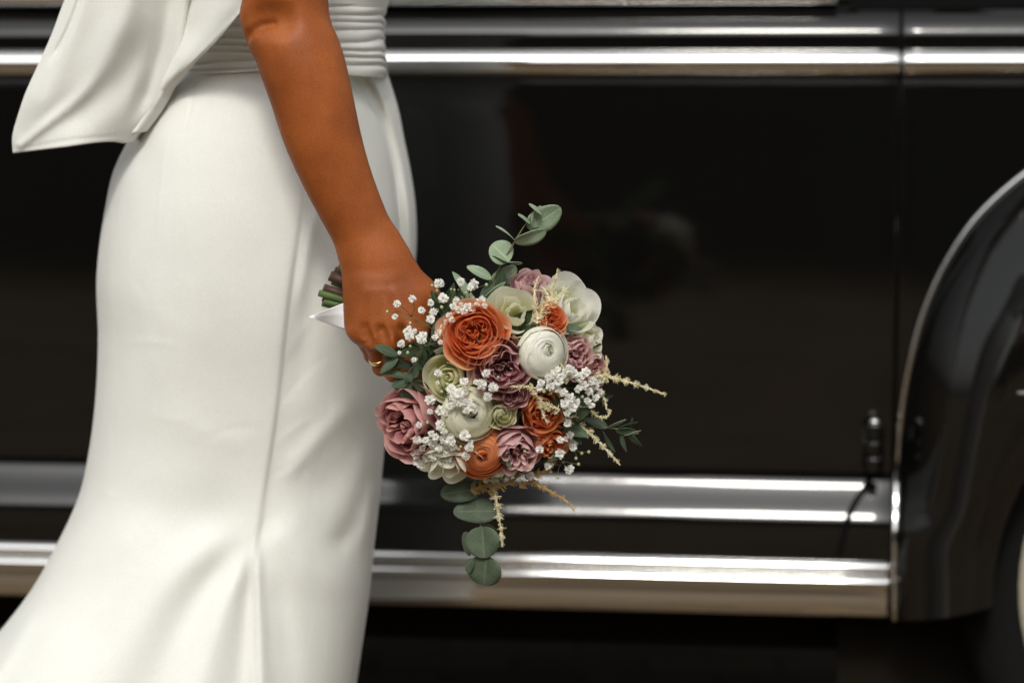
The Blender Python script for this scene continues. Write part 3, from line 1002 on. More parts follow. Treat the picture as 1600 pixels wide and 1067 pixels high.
# wrist and back of the hand
sdf.cone(P3(582, 395, 2.366), P3(596, 425, 2.362), 43 * S, 42 * S, 0.012, 0.66)
sdf.cone(P3(588, 415, 2.362), P3(590, 480, 2.360), 42 * S, 44 * S, 0.014, 0.62)
sdf.cone(P3(596, 470, 2.361), P3(602, 500, 2.362), 44 * S, 40 * S, 0.012, 0.56)
kn = {'little': (560, 519, 2.353), 'ring': (581, 531, 2.346), 'middle': (609, 535, 2.343), 'index': (642, 526, 2.346)}
for n_, (x, y, d) in kn.items():
    xs_ = {'little': 572, 'ring': 585, 'middle': 598, 'index': 612}[n_]
    sdf.cone(P3(xs_, 445, 2.357), P3(x, y - 3, d), 20 * S, 16 * S, 0.012)
    sdf.cone(P3(x, y - 2, d - 0.0012), P3(x + 2, y + 5, d + 0.001), 15 * S, 13.5 * S, 0.005)
for n_, xs_ in (('little', 574), ('ring', 587), ('middle', 600), ('index', 615)):
    x, y, d = kn[n_]
    sdf.cone(P3(xs_, 455, 2.3415), P3(x, y - 8, d - 0.0070), 4.5 * S, 5.5 * S, 0.006)
    sdf.cone(P3(x, y - 1, d - 0.0030), P3(x + 1, y + 2, d - 0.0028), 12 * S, 12 * S, 0.004)
# outer edge of the hand and the thumb reaching behind the flowers
sdf.cone(P3(560, 430, 2.368), P3(558, 505, 2.366), 18 * S, 17 * S, 0.012)
sdf.cone(P3(614, 418, 2.366), P3(656, 462, 2.366), 25 * S, 26 * S, 0.016)
sdf.cone(P3(656, 462, 2.366), P3(700, 502, 2.372), 26 * S, 16 * S, 0.010)
sdf.cone(P3(640, 470, 2.362), P3(648, 515, 2.352), 26 * S, 20 * S, 0.018)
fing = {
    'little': [(560, 521, 2.353), (580, 557, 2.371), (602, 560, 2.398), (614, 535, 2.410)],
    'ring': [(581, 533, 2.347), (594, 575, 2.368), (618, 580, 2.398), (630, 552, 2.412)],
    'middle': [(609, 537, 2.344), (614, 584, 2.365), (640, 590, 2.397), (652, 560, 2.412)],
    'index': [(642, 528, 2.347), (640, 578, 2.365), (664, 586, 2.396), (676, 556, 2.411)]}
fr = {'little': (11.0, 9.8, 8.6, 7.5), 'ring': (12.6, 11.4, 9.8, 8.4), 'middle': (13.2, 12.0, 10.2, 8.8), 'index': (13.0, 11.8, 10.2, 8.6)}
fsd = []
for n_ in fing:
    pts = [P3(*p) for p in fing[n_]]
    for i in range(3):
        sdf.cone(pts[i], pts[i + 1], fr[n_][i] * S, fr[n_][i + 1] * S, 0.0022)
    sdf.cone(pts[1], pts[1] + np.array([0.0005, 0, 0]), fr[n_][1] * S * 1.06, fr[n_][1] * S * 1.06, 0.003)
# hollows between the knuckles, creases at wrist and elbow, carved where the skin really lies
def skin_y(px, py):
    """depth at which the view ray through a pixel enters the skin"""
    for y in np.arange(2.275, 2.44, 0.0005):
        w = W(px, py, y)
        q = np.round((w - sdf.lo) / sdf.h).astype(int)
        if np.all(q >= 0) and np.all(q < sdf.n) and sdf.f[tuple(q)] < 0:
            return y
    return 2.36
def groove(pts, r, depth, k):
    P_ = [W(x, y, skin_y(x, y) - r * S + depth) for x, y in pts]
    for a_, b_ in zip(P_[:-1], P_[1:]):
        sdf.cone(a_, b_, r * S, r * S, k, sub=True)
groove([(570, 513), (574, 526), (579, 540)], 5.0, 0.0026, 0.006)
groove([(596, 516), (600, 530), (603, 546)], 5.5, 0.0028, 0.006)
groove([(627, 516), (627, 530), (628, 546)], 5.0, 0.0024, 0.006)
groove([(404, 34), (422, 30), (440, 30)], 9.0, 0.0010, 0.022)
groove([(383, 64), (388, 55), (398, 46), (411, 41), (428, 38)], 3.0, 0.0020, 0.006)
for q_, (x, y) in (('ring', (585, 549)), ('middle', (611, 556)), ('little', (567, 536))):
    groove([(x - 5, y + 1), (x + 5, y + 1)], 1.6, 0.0006, 0.002)
V, Q = sdf.mesh()
# relax the voxel steps
for it in range(5):
    acc = np.zeros_like(V); cnt = np.zeros(len(V))
    for a_, b_ in ((0, 1), (1, 2), (2, 3), (3, 0)):
        np.add.at(acc, Q[:, a_], V[Q[:, b_]]); np.add.at(cnt, Q[:, a_], 1)
        np.add.at(acc, Q[:, b_], V[Q[:, a_]]); np.add.at(cnt, Q[:, b_], 1)
    V = V * 0.45 + 0.55 * acc / np.maximum(cnt, 1)[:, None]
body = link('body', make_mesh('body', V - PL, Q, M['skin']), person)

# wedding ring round the fourth finger
a_, b_ = P3(*fing['ring'][0]), P3(*fing['ring'][1])
ax = (b_ - a_) / np.linalg.norm(b_ - a_)
ctr = a_ + (b_ - a_) * 0.66
e1 = np.cross(ax, [0, 1, 0]); e1 /= np.linalg.norm(e1); e2 = np.cross(ax, e1)
rr = 12.6 * S
G = []
for i in range(49):
    t = 2 * math.pi * i / 48
    rad = e1 * math.cos(t) + e2 * math.sin(t)
    sec = []
    for j in range(10):
        p = 2 * math.pi * j / 10
        sec.append(ctr + rad * (rr + 0.0009 * math.cos(p)) + ax * 0.0022 * math.sin(p))
    G.append(sec)
mb = MB(); mb.grid(np.array(G) - PL, True); mb.build('wedding_ring', M['gold'], person)

# ================================================================== BOUQUET
BC = W(768, 590, 2.375)
bouquet = empty('bouquet', tuple(BC))
tag(bouquet, "wedding bouquet of orange, mauve and cream roses with eucalyptus in the bride's hand", 'bouquet')
rng = np.random.default_rng(7)
DR_PX = 182.0
def dome(px, py):
    r2 = ((px - 768) / DR_PX) ** 2 + ((py - 590) / DR_PX) ** 2
    return 2.375 - 0.082 * math.sqrt(max(0.0, 1 - min(1.0, r2)))
def dome_n(px, py, k=0.9):
    dx, dz = (px - 768) / DR_PX * k, -(py - 590) / DR_PX * k
    r2 = min(0.95, dx * dx + dz * dz)
    n = np.array([dx, -math.sqrt(1 - r2) - 0.15, dz])
    return n / np.linalg.norm(n)

def bez(v, p0, p1, p2, p3):
    v = v[:, None]
    return ((1 - v) ** 3 * p0 + 3 * (1 - v) ** 2 * v * p1 + 3 * (1 - v) * v ** 2 * p2 + v ** 3 * p3)

def petal(phi, w, p, R, nu=11, nv=9, tip=0.22, swirl=0.06, ruf=0.0, kz=0.0, off=(0, 0), point=0.0, fold=0.0):
    """one petal round the flower axis; p = four (rho, z) control points in units of R"""
    us = np.linspace(-1, 1, nu); vs_ = np.linspace(0, 1, nv)
    P = np.array(p, float) * R
    k1, k2, ph1, ph2 = rng.uniform(1.0, 2.2), rng.uniform(1.6, 3.6), rng.uniform(0, 6.3), rng.uniform(0, 6.3)
    V = np.zeros((nv, nu, 3))
    for j, u in enumerate(us):
        vmax = 1 - tip * abs(u) ** 2.6 + point * (1 - abs(u)) ** 2
        q = bez(vs_ * vmax, P[0], P[1], P[2], P[3])
        wv = w * (0.35 + 0.65 * np.sin(np.clip(vs_ * 1.15, 0, 1) * math.pi / 2))
        a = phi + u * wv
        rho = q[:, 0] * (1 + swirl * u) + R * ruf * vs_ ** 2 * (math.sin(k1 * u * 2 + ph1) + 0.5 * math.sin(k2 * u * 2 + ph2)) - fold * R * vs_ * u * u
        z = q[:, 1] + R * kz * vs_ ** 3 * math.sin(k2 * u + ph2) - 0.02 * R * u * u * vs_
        V[:, j, 0] = off[0] * R + rho * np.cos(a)
        V[:, j, 1] = off[1] * R + rho * np.sin(a)
        V[:, j, 2] = z
    uv = np.stack([np.tile((us + 1) / 2, nv), np.repeat(vs_, nu)], 1)
    return V, uv

def frame(n, roll=0.0):
    z = Vector(n).normalized()
    x = Vector((0, 0, 1)).cross(z)
    if x.length < 1e-3:
        x = Vector((1, 0, 0))
    x.normalize()
    y = z.cross(x)
    Mx = Matrix((x, y, z)).transposed().to_4x4()
    return Mx @ Matrix.Rotation(roll, 4, 'Z')

def finish_flower(name, label, core, petals, mat_core, mat_pet, px, py, R, n, d, roll):
    o = core.build(name, mat_core, bouquet)
    o['label'] = label
    o.matrix_local = Matrix.Translation(Vector(W(px, py, d) - BC)) @ frame(n, roll)
    for V, uv in petals:
        nr, nc = V.shape[:2]
        link('petal', make_mesh('petal', V.reshape(-1, 3), grid_faces(nr, nc), mat_pet, True, uv), o)
    return o

def calyx(core, R):
    a = np.arange(10) * 2 * math.pi / 10
    G = np.array([[(r * R * math.cos(t), r * R * math.sin(t), z * R) for t in a] for r, z in ((0.02, -1.0), (0.16, -0.95), (0.26, -0.7), (0.12, -0.5))])
    core.grid(G, True)

def garden_rose(label, px, py, rpx, m, n=None, dd=0.0, roll=None, mi=None, nout=12, coarse=0.0):
    d = dome(px, py) + dd
    R = rpx * d / F
    core = MB(); calyx(core, R)
    ns = int(rng.integers(4, 6))
    s0 = rng.uniform(0, 6.28)
    for s_ in range(ns):
        a0 = s0 + s_ * 2 * math.pi / ns + rng.uniform(-.15, .15)
        for j in range(5 if coarse < .5 else 3):
            rb = (0.05 + 0.085 * j) if coarse < .5 else (0.10 + 0.125 * j)
            rr_ = 0.25 - 0.01 * j
            off = (rr_ * math.cos(a0) * (1 - 0.05 * j), rr_ * math.sin(a0) * (1 - 0.05 * j))
            zr = 0.20 - 0.03 * j + rng.uniform(-.05, .06) * (1 + 2 * coarse)
            V, uv = petal(a0 + rng.uniform(-.25, .25), rng.uniform(1.5, 2.2), [(0.03, -0.5), (rb * .8, -0.25), (rb * 1.15, -0.02), (rb * rng.uniform(.8, 1.1), zr)], R,
                          13, 6, 0.16, rng.uniform(-.1, .1) * (1 + coarse), (0.030 + 0.008 * j) * (1 + coarse), 0.05 * (1 + 1.2 * coarse), off, point=.12 * coarse)
            core.grid(V, False, uv)
    for j in range(5):                                        # crumpled heart
        V, uv = petal(rng.uniform(0, 6.3), 1.6, [(0.02, -0.2), (0.09, -0.15), (0.13, 0.0), (0.10, 0.13 + rng.uniform(-.05, .03))], R, 11, 5, 0.15, 0.2, 0.03, 0.04, (rng.uniform(-.08, .08), rng.uniform(-.08, .08)))
        core.grid(V, False, uv)
    for i in range(9 if coarse < .5 else 6):
        t = i / 8
        V, uv = petal(i * 2.4, rng.uniform(.7, 1.0), [(0.1, -0.65), (0.62 + .06 * t, -0.5), (0.66 + .08 * t, -0.1), (0.56 + .12 * t, 0.18 + rng.uniform(-.04, .05) * (1 + coarse))], R, 13, 8, 0.18, 0.05, 0.045 * (1 + .8 * coarse), 0.05 * (1 + coarse), point=.15 * coarse)
        core.grid(V, False, uv)
    pets = []
    for i in range(nout):
        t = i / (nout - 1)
        wv = rng.uniform(.62, .88)
        V, uv = petal(i * 2.4 + rng.uniform(-.2, .2), wv, [(0.1, -0.8), (0.70 + .12 * t, -0.62), (0.78 + .14 * t, -0.18 - .06 * t), (0.74 + .29 * t, 0.17 - .22 * t + rng.uniform(-.04, .05))],
                      R, 15, 9, 0.20, 0.06, (0.025 + 0.02 * t) * (1 + coarse), 0.045 * (1 + coarse), point=rng.uniform(0, .05) + .12 * coarse)
        pets.append((V, uv))
    return finish_flower('rose', label, core, pets, mi or m, m, px, py, R, dome_n(px, py) if n is None else n, d, rng.uniform(0, 6) if roll is None else roll)

def spiral_rose(label, px, py, rpx, m, n=None, dd=0.0, nin=14, nout=9, open_=1.0, name='rose'):
    d = dome(px, py) + dd
    R = rpx * d / F
    core = MB(); calyx(core, R)
    for i in range(nin):
        t = i / (nin - 1)
        rb = 0.06 + 0.50 * t
        V, uv = petal(i * 2.39, 1.55 - .55 * t, [(0.04, -0.7), (rb * 1.05, -0.5), (rb * 1.12, 0.0), (rb * (0.80 + .15 * t), 0.36 - 0.20 * t)], R, 13, 7, 0.12, 0.12, 0.012, 0.02)
        core.grid(V, False, uv)
    pets = []
    for i in range(nout):
        t = i / max(1, nout - 1)
        V, uv = petal(i * 2.39 + .7, rng.uniform(.75, 1.0), [(0.08, -0.85), (0.66 + .2 * t, -0.65), (0.72 + .22 * t, -0.12 - .1 * t), ((0.66 + .36 * t) * open_, 0.18 - .26 * t + rng.uniform(-.04, .04))],
                      R, 15, 9, 0.20, 0.07, 0.02 + 0.03 * t, 0.04, point=rng.uniform(0, .06))
        pets.append((V, uv))
    return finish_flower(name, label, core, pets, m, m, px, py, R, dome_n(px, py) if n is None else n, d, rng.uniform(0, 6))

def ball_petal(phi, w, Rt, th0, th1, R, nu=13, nv=8, tip=0.10, flat=0.72, dip=0.0, lift=0.0):
    """petal hugging a flattened ball, from polar angle th0 (below) up to its rim at th1"""
    us = np.linspace(-1, 1, nu); vs_ = np.linspace(0, 1, nv)
    V = np.zeros((nv, nu, 3)); k1, p1 = rng.uniform(2, 4), rng.uniform(0, 6.3)
    for j, u in enumerate(us):
        vmax = 1 - tip * abs(u) ** 2.5 + 0.015 * math.sin(k1 * u * 2 + p1)
        th = th0 + (th1 - th0) * vs_ * vmax
        rr = Rt * (1 + 0.035 * u) * (1 + lift * vs_ ** 3 * (1 + .4 * math.sin(k1 * u + p1)))
        rho = rr * np.sin(th)
        z = rr * np.cos(th) * flat - dip * np.exp(-(rho / 0.26) ** 2)
        a = phi + u * w
        V[:, j] = np.stack([rho * math.cos(a), rho * math.sin(a), z], 1) * R
    uv = np.stack([np.tile((us + 1) / 2, nv), np.repeat(vs_, nu)], 1)
    return V, uv

def ranunculus(label, px, py, rpx, m, n=None, dd=0.0, hole=0.12, nin=26, nout=11, skew=0.0):
    d = dome(px, py) + dd
    R = rpx * d / F
    core = MB(); calyx(core, R)
    for i in range(nin):
        t = i / (nin - 1)
        th1 = R_(9) + (R_(50) - R_(9)) * t ** 1.15 + hole * (1 - t) + rng.uniform(-.04, .05)
        V, uv = ball_petal(i * 2.39996 + rng.uniform(-.5, .5), rng.uniform(.7, 1.5), 0.60 + 0.20 * t + .03, R_(115), th1, R, 13, 7, 0.10, 0.74, 0.16 + hole * .9, 0.012)
        core.grid(V + np.array([skew * R * (1 - t), 0, 0]), False, uv)
    for i in range(12):                                       # tight green-white heart
        t = i / 11
        rb = 0.03 + 0.20 * t
        V, uv = petal(i * 2.4, 1.5, [(rb * .6, 0.0), (rb * 1.15, 0.10), (rb * 1.1, 0.30), (rb * 0.75, 0.46 - hole * .8 + 0.05 * t + rng.uniform(-.015, .015))], R, 11, 5, 0.1, 0.15, 0.004, 0.01)
        uv = uv * [1, 0.55 + 0.35 * t]
        core.grid(V + np.array([skew * R, 0, 0]), False, uv)
    pets = []
    for i in range(nout):
        t = i / (nout - 1)
        V, uv = ball_petal(i * 2.39996 + .4, rng.uniform(.85, 1.15), 0.84 + 0.15 * t, R_(140), R_(50) + R_(26) * t + rng.uniform(-.05, .05), R, 15, 9, 0.14, 0.74, 0.0, 0.012 + .02 * t)
        pets.append((V, uv))
    return finish_flower('ranunculus', label, core, pets, m, m, px, py, R, dome_n(px, py) if n is None else n, d, rng.uniform(0, 6))

def open_rose(label, px, py, rpx, m, n=None, dd=0.0, roll=0.0, npet=10, name='rose'):
    """loose flower of few big wavy petals"""
    d = dome(px, py) + dd
    R = rpx * d / F
    core = MB(); calyx(core, R)
    for i in range(5):
        V, uv = petal(i * 1.35, 1.0, [(0.05, -0.7), (0.25, -0.45), (0.34, 0), (0.24, 0.34)], R, 11, 8, .2, .1, .03, .04)
        core.grid(V, False, uv)
    pets = []
    for i in range(npet):
        t = i / (npet - 1)
        V, uv = petal(i * 2.39 + rng.uniform(-.2, .2), rng.uniform(.75, 1.05), [(0.08, -0.85), (0.42 + .36 * t, -0.6), (0.52 + .40 * t, -0.05 - .1 * t), (0.50 + .52 * t, 0.40 - .40 * t + rng.uniform(-.06, .06))],
                      R, 17, 10, 0.24, 0.05, 0.05, 0.08)
        pets.append((V, uv))
    return finish_flower(name, label, core, pets, m, m, px, py, R, dome_n(px, py) if n is None else n, d, roll)

def nv_(x, y, z):
    v = np.array([x, y, z], float)
    return v / np.linalg.norm(v)

# back row first
garden_rose('dusky pink rose at the top of the bouquet beside the eucalyptus sprig', 830, 446, 36, M['mauve'], nv_(.25, -.55, .75), 0.012, nout=9, coarse=1.0)
open_rose('large white rose on the upper right of the bouquet', 892, 486, 64, M['white'], nv_(.55, -.70, .40), 0.000, 0.4)
open_rose('cream rose with pale green outer petals at the right rim', 924, 532, 33, M['cream'], nv_(.8, -.5, .3), -0.004, 1.0)
garden_rose('faded pink rose behind the white filler on the right', 928, 580, 33, M['pink'], nv_(.8, -.55, 0), 0.0)
open_rose('white rose with tall folded petals above the orange rose', 806, 492, 52, M['cream'], nv_(.05, -.85, .45), -0.004, 2.0, 9)
spiral_rose('pale green rose under the large orange rose', 703, 590, 50, M['lime'], nv_(-.3, -.9, .1), 0.0, 10, 8)
open_rose('cream rose at the bottom of the bouquet', 706, 722, 56, M['cream'], nv_(-.06, -.62, -.78), -0.009, 0.3)
open_rose('small cream rose above the hanging eucalyptus', 776, 738, 34, M['cream'], nv_(.0, -.55, -.8), 0.004, 1.2, 8)
garden_rose('large dusky pink rose at the left edge of the bouquet', 636, 662, 62, M['pink'], nv_(-.50, -.85, -.12), -0.012, nout=11, coarse=1.0)
garden_rose('dusky pink rose low in the middle of the bouquet', 806, 704, 46, M['mauve'], nv_(.15, -.85, -.45), -0.004, nout=8, coarse=1.0)
garden_rose('orange rose at the lower right under the plumes', 862, 692, 34, M['deep_orange'], nv_(.45, -.75, -.4), 0.002, nout=9, coarse=.8)
garden_rose('orange rose half hidden by cream plumes', 846, 645, 38, M['deep_orange'], nv_(.25, -.9, -.1), 0.002, nout=9, coarse=.8)
garden_rose('mauve rose beside the white ranunculus on the right', 898, 556, 36, M['mauve'], nv_(.5, -.85, .15), -0.002, nout=8, coarse=1.0)
garden_rose('small orange rose near the top right', 861, 498, 28, M['orange'], nv_(.2, -.9, .3), -0.014, mi=M['deep_orange'])
garden_rose('small mauve rose below the large mauve rose', 801, 613, 30, M['mauve'], nv_(.1, -.95, -.1), -0.004, nout=8, coarse=.8)
garden_rose('large mauve rose in the centre of the bouquet', 784, 572, 53, M['mauve'], nv_(.05, -1, .05), -0.008, nout=9, coarse=.7)
garden_rose('largest orange rose, fully open, next to the hand', 741, 521, 57, M['orange'], nv_(-.12, -.95, .28), -0.012, mi=M['deep_orange'], nout=13)
ranunculus('white ranunculus right of the large mauve rose', 848, 551, 44, M['white'], nv_(.50, -.86, .12), -0.008, 0.05, skew=.10)
ranunculus('cream ranunculus with an open dark centre', 733, 645, 47, M['cream'], nv_(.30, -.95, .02), -0.004, 0.18, skew=.1)
spiral_rose('small cream rosebud beside the open ranunculus', 784, 648, 28, M['lime'], nv_(.15, -1, .0), -0.006, 14, 6, 0.95)
ranunculus('deep orange ranunculus low in the bouquet', 751, 704, 46, M['deep_orange'], nv_(.12, -.9, -.25), 0.0, 0.04)

# dark green collar and filler inside the dome
def leaf_geo(L_, wd, cup=0.1, bend=0.1, round_=0.75, nl=11, nw=7, notch=0.0):
    """leaf along +X, blade in XY, normal +Z"""
    V = []
    for i in range(nl):
        t = 0.5 - 0.5 * math.cos(math.pi * i / (nl - 1))
        if round_ < 0.9:
            half = wd / 2 * math.sqrt(max(0.0, 1 - (2 * t - 1) ** 2)) * (1.0 - 0.10 * (2 * t - 1)) + 0.0002
        else:
            half = wd / 2 * math.sin(math.pi * t ** 0.85) ** 0.85 + 0.0002 if 0 < t < 1 else 0.0003
        for j in range(nw):
            s_ = -1 + 2 * j / (nw - 1)
            V.append((t * L_, half * s_, cup * wd * (abs(s_) ** 1.3 - 0.3) * math.sin(math.pi * t) + bend * L_ * math.sin(math.pi * t * .9) * 0.4))
    uv = [(-1 + 2 * j / (nw - 1), i / (nl - 1)) for i in range(nl) for j in range(nw)]
    return np.array(V), grid_faces(nl, nw), np.array(uv)

def place_leaf(name, b, t, wpx, m, parent, tilt=0.0, d0=0.0, d1=0.0, cup=0.12, bend=0.12, round_=0.75, pd=None):
    """leaf from pixel b to pixel t; tilt turns the blade about its length away from the camera"""
    A = W(b[0], b[1], (dome(*b) if pd is None else pd) + d0)
    B = W(t[0], t[1], (dome(*b) if pd is None else pd) + d1)
    x = Vector(B - A); Ln = x.length; x.normalize()
    zc_ = Vector((0, -1, 0)); z = (zc_ - x * zc_.dot(x)).normalized()
    z = Matrix.Rotation(R_(tilt), 3, x) @ z
    y = z.cross(x)
    V, Fc, uv = leaf_geo(Ln, wpx * 2.35 / F, cup, bend, round_)
    V[:, 2] += Ln * rng.uniform(.02, .06) * np.sin(V[:, 0] / Ln * rng.uniform(3, 7) + rng.uniform(0, 6)) * (V[:, 1] / (wpx * 1.2 / F))
    me = make_mesh(name, V, Fc, m, True, uv)
    o = link(name, me, parent)
    Mx = Matrix((x, y, z)).transposed().to_4x4()
    Mx.translation = Vector(A - BC)
    o.matrix_local = Mx
    so = o.modifiers.new('thickness', 'SOLIDIFY'); so.thickness = 0.0004
    return o

fil = MB()
for i in range(130):
    a, r = rng.uniform(0, 6.28), 138 * math.sqrt(rng.uniform(0, 1))
    px, py = 768 + r * math.cos(a), 592 + r * math.sin(a)
    d = dome(px, py) + rng.uniform(0.016, 0.040)
    V, Fc, uvl = leaf_geo(0.036, 0.014, .15, .2, 1.0)
    Mx = frame(nv_(rng.uniform(-.8, .8), -1, rng.uniform(-.8, .8)), rng.uniform(0, 6.3))
    V = np.array([Mx @ Vector(v) for v in V]) + (W(px, py, d) - BC)
    fil.add(V, Fc, uvl)
fo = fil.build('filler_foliage', M['leaf'], bouquet)
fo['kind'] = 'stuff'

# upper eucalyptus sprig
def branch(name, pts, m_stem, label=None, r=0.0011):
    mb = MB()
    P = np.array([W(p[0], p[1], p[2]) - BC for p in pts])
    P = spline(P, 20)
    mb.tube(P, np.linspace(r, r * 0.5, 20), 7)
    o = mb.build(name, m_stem, bouquet)
    if label:
        o['label'] = label
    return o
def leaves(br, specs, m):
    # child offsets are in the bouquet's frame because the branch sits at its origin
    for sp in specs:
        b, t, w_ = sp[0], sp[1], sp[2]
        tilt = sp[3] if len(sp) > 3 else 0
        pd = sp[4] if len(sp) > 4 else 2.35
        mm = sp[5] if len(sp) > 5 else m
        place_leaf('leaf', b, t, w_, mm, br, tilt, 0, rng.uniform(-.006, .006), rng.uniform(.06, .16), rng.uniform(.05, .18), sp[6] if len(sp) > 6 else 0.62, pd)
eb = branch('eucalyptus_branch', [(752, 480, 2.35), (777, 425, 2.345), (800, 385, 2.34), (826, 345, 2.34), (845, 328, 2.34)], M['twig'], 'grey green eucalyptus sprig rising from the top')
leaves(eb, [((796, 408), (768, 382), 42, 25, 2.340), ((768, 400), (816, 411), 14, 65, 2.335), ((804, 378), (853, 360), 27, 35, 2.338), ((806, 378), (774, 354), 6, 80, 2.338),
            ((824, 356), (876, 324), 40, 20, 2.343), ((833, 356), (846, 322), 27, 45, 2.338), ((828, 350), (809, 335), 10, 60, 2.336), ((846, 336), (826, 319), 9, 62, 2.333),
            ((766, 450), (806, 416), 36, 30, 2.352), ((768, 436), (729, 417), 16, 45, 2.342), ((738, 472), (706, 425), 18, 40, 2.348, M['euc'], 0.9), ((745, 478), (715, 452), 18, 30, 2.345, M['euc'], 0.9),
            ((742, 476), (790, 440), 15, 45, 2.338, M['euc'], .9), ((708, 500), (672, 462), 22, 35, 2.345, M['euc'], .9)], M['euc'])
# hanging eucalyptus below
eb = branch('eucalyptus_branch', [(742, 740, 2.36), (745, 775, 2.345), (750, 810, 2.34), (754, 850, 2.335), (760, 872, 2.335)], M['twig'], 'dark eucalyptus sprig hanging below the bouquet')
leaves(eb, [((752, 764), (688, 772), 36, 20, 2.345), ((780, 798), (708, 800), 40, 28, 2.343), ((738, 800), (776, 826), 18, 60, 2.346), ((753, 822), (757, 872), 56, 12, 2.335), ((728, 830), (734, 868), 22, 50, 2.344),
            ((760, 868), (757, 914), 58, 18, 2.333), ((738, 872), (732, 895), 18, 45, 2.338)], M['euc_dark'])
# dark leaves by the fingers
eb = branch('leafy_sprig', [(690, 560, 2.33), (665, 570, 2.322), (648, 585, 2.318), (640, 600, 2.318)], M['twig'], 'dark green leafy sprig in front of the fingers')
leaves(eb, [((622, 556), (583, 540), 17, 30, 2.316, M['leaf'], .95), ((622, 560), (594, 584), 15, 30, 2.316, M['leaf'], .95), ((636, 590), (594, 583), 15, 45, 2.318, M['leaf'], .95),
            ((642, 594), (612, 604), 20, 30, 2.314, M['leaf'], .9), ((642, 592), (650, 570), 20, 25, 2.312, M['leaf'], .9), ((645, 597), (671, 607), 21, 25, 2.312, M['leaf'], .9),
            ((641, 600), (634, 636), 20, 20, 2.312, M['leaf'], .9), ((644, 596), (630, 582), 15, 20, 2.310, M['leaf'], .9), ((658, 570), (662, 545), 16, 35, 2.315, M['leaf'], .95),
            ((672, 555), (682, 518), 17, 35, 2.318, M['leaf'], .95), ((665, 580), (640, 560), 14, 40, 2.318, M['leaf'], .95), ((668, 600), (648, 616), 14, 30, 2.318, M['leaf'], .95)], M['leaf'])
mb_pts = [(900, 670, 2.35), (940, 668, 2.352), (975, 672, 2.35), (998, 678, 2.35)]
eb = branch('leafy_sprig', mb_pts, M['twig'], 'dark leafy sprig poking out on the right side')
leaves(eb, [((950, 668), (912, 655), 17, 30, 2.352, M['leaf'], .95), ((948, 668), (978, 655), 8, 55, 2.350, M['euc'], .95), ((962, 673), (993, 672), 16, 30, 2.348, M['leaf'], .95),
            ((975, 680), (1001, 672), 7, 55, 2.346, M['euc'], .95), ((966, 668), (992, 663), 10, 40, 2.349, M['leaf'], .95), ((980, 676), (1004, 697), 12, 35, 2.350, M['leaf'], .95),
            ((970, 676), (980, 706), 8, 45, 2.352, M['leaf'], .95), ((984, 668), (988, 652), 6, 50, 2.350, M['leaf'], .95), ((942, 672), (962, 706), 8, 50, 2.354, M['leaf'], .95), ((978, 664), (996, 659), 8, 40, 2.349, M['leaf'], .95)], M['leaf'])

# gypsophila: four floret shapes shared between all florets
def floret_mesh(seed):
    r = np.random.default_rng(seed)
    V, Fc, UVs, n = [], [], [], 0
    R = 1.0
    for i in range(38):
        z = 1 - 1.6 * (i + .5) / 38
        a = i * 2.39996
        rad = math.sqrt(1 - z * z)
        d = Vector((rad * math.cos(a), rad * math.sin(a), z))
        d = (d + Vector(r.uniform(-.25, .25, 3))).normalized()
        side = d.cross(Vector(r.uniform(-1, 1, 3))).normalized()
        up = d.cross(side)
        ln = r.uniform(.8, 1.12); wd = r.uniform(.24, .36)
        base = d * 0.25
        pts = [base - side * .1, base + side * .1, d * ln * .72 + side * wd + up * r.uniform(-.1, .1), d * ln + side * wd * .45 + up * r.uniform(-.15, .15),
               d * ln * .95 + up * r.uniform(-.1, .1), d * ln - side * wd * .45 + up * r.uniform(-.15, .15), d * ln * .72 - side * wd + up * r.uniform(-.1, .1)]
        V += [tuple(p) for p in pts]
        Fc += [(n, n + 1, n + 2, n + 4), (n + 2, n + 3, n + 4), (n, n + 4, n + 6), (n + 4, n + 5, n + 6)]
        n += 7
    me = make_mesh('floret', V, Fc, M['gyp'], False)
    return me
FLO = [floret_mesh(40 + i) for i in range(5)]
mbb = MB()
a8 = np.arange(6) * 2 * math.pi / 6
mbb.grid(np.array([[(r * math.cos(t), r * math.sin(t), z) for t in a8] for r, z in ((0.05, -1.), (.75, -.6), (.95, 0), (.6, .7), (.05, 1.))]), True)
BUD = make_mesh('bud', np.concatenate(mbb.V), mbb.F, M['bud'])

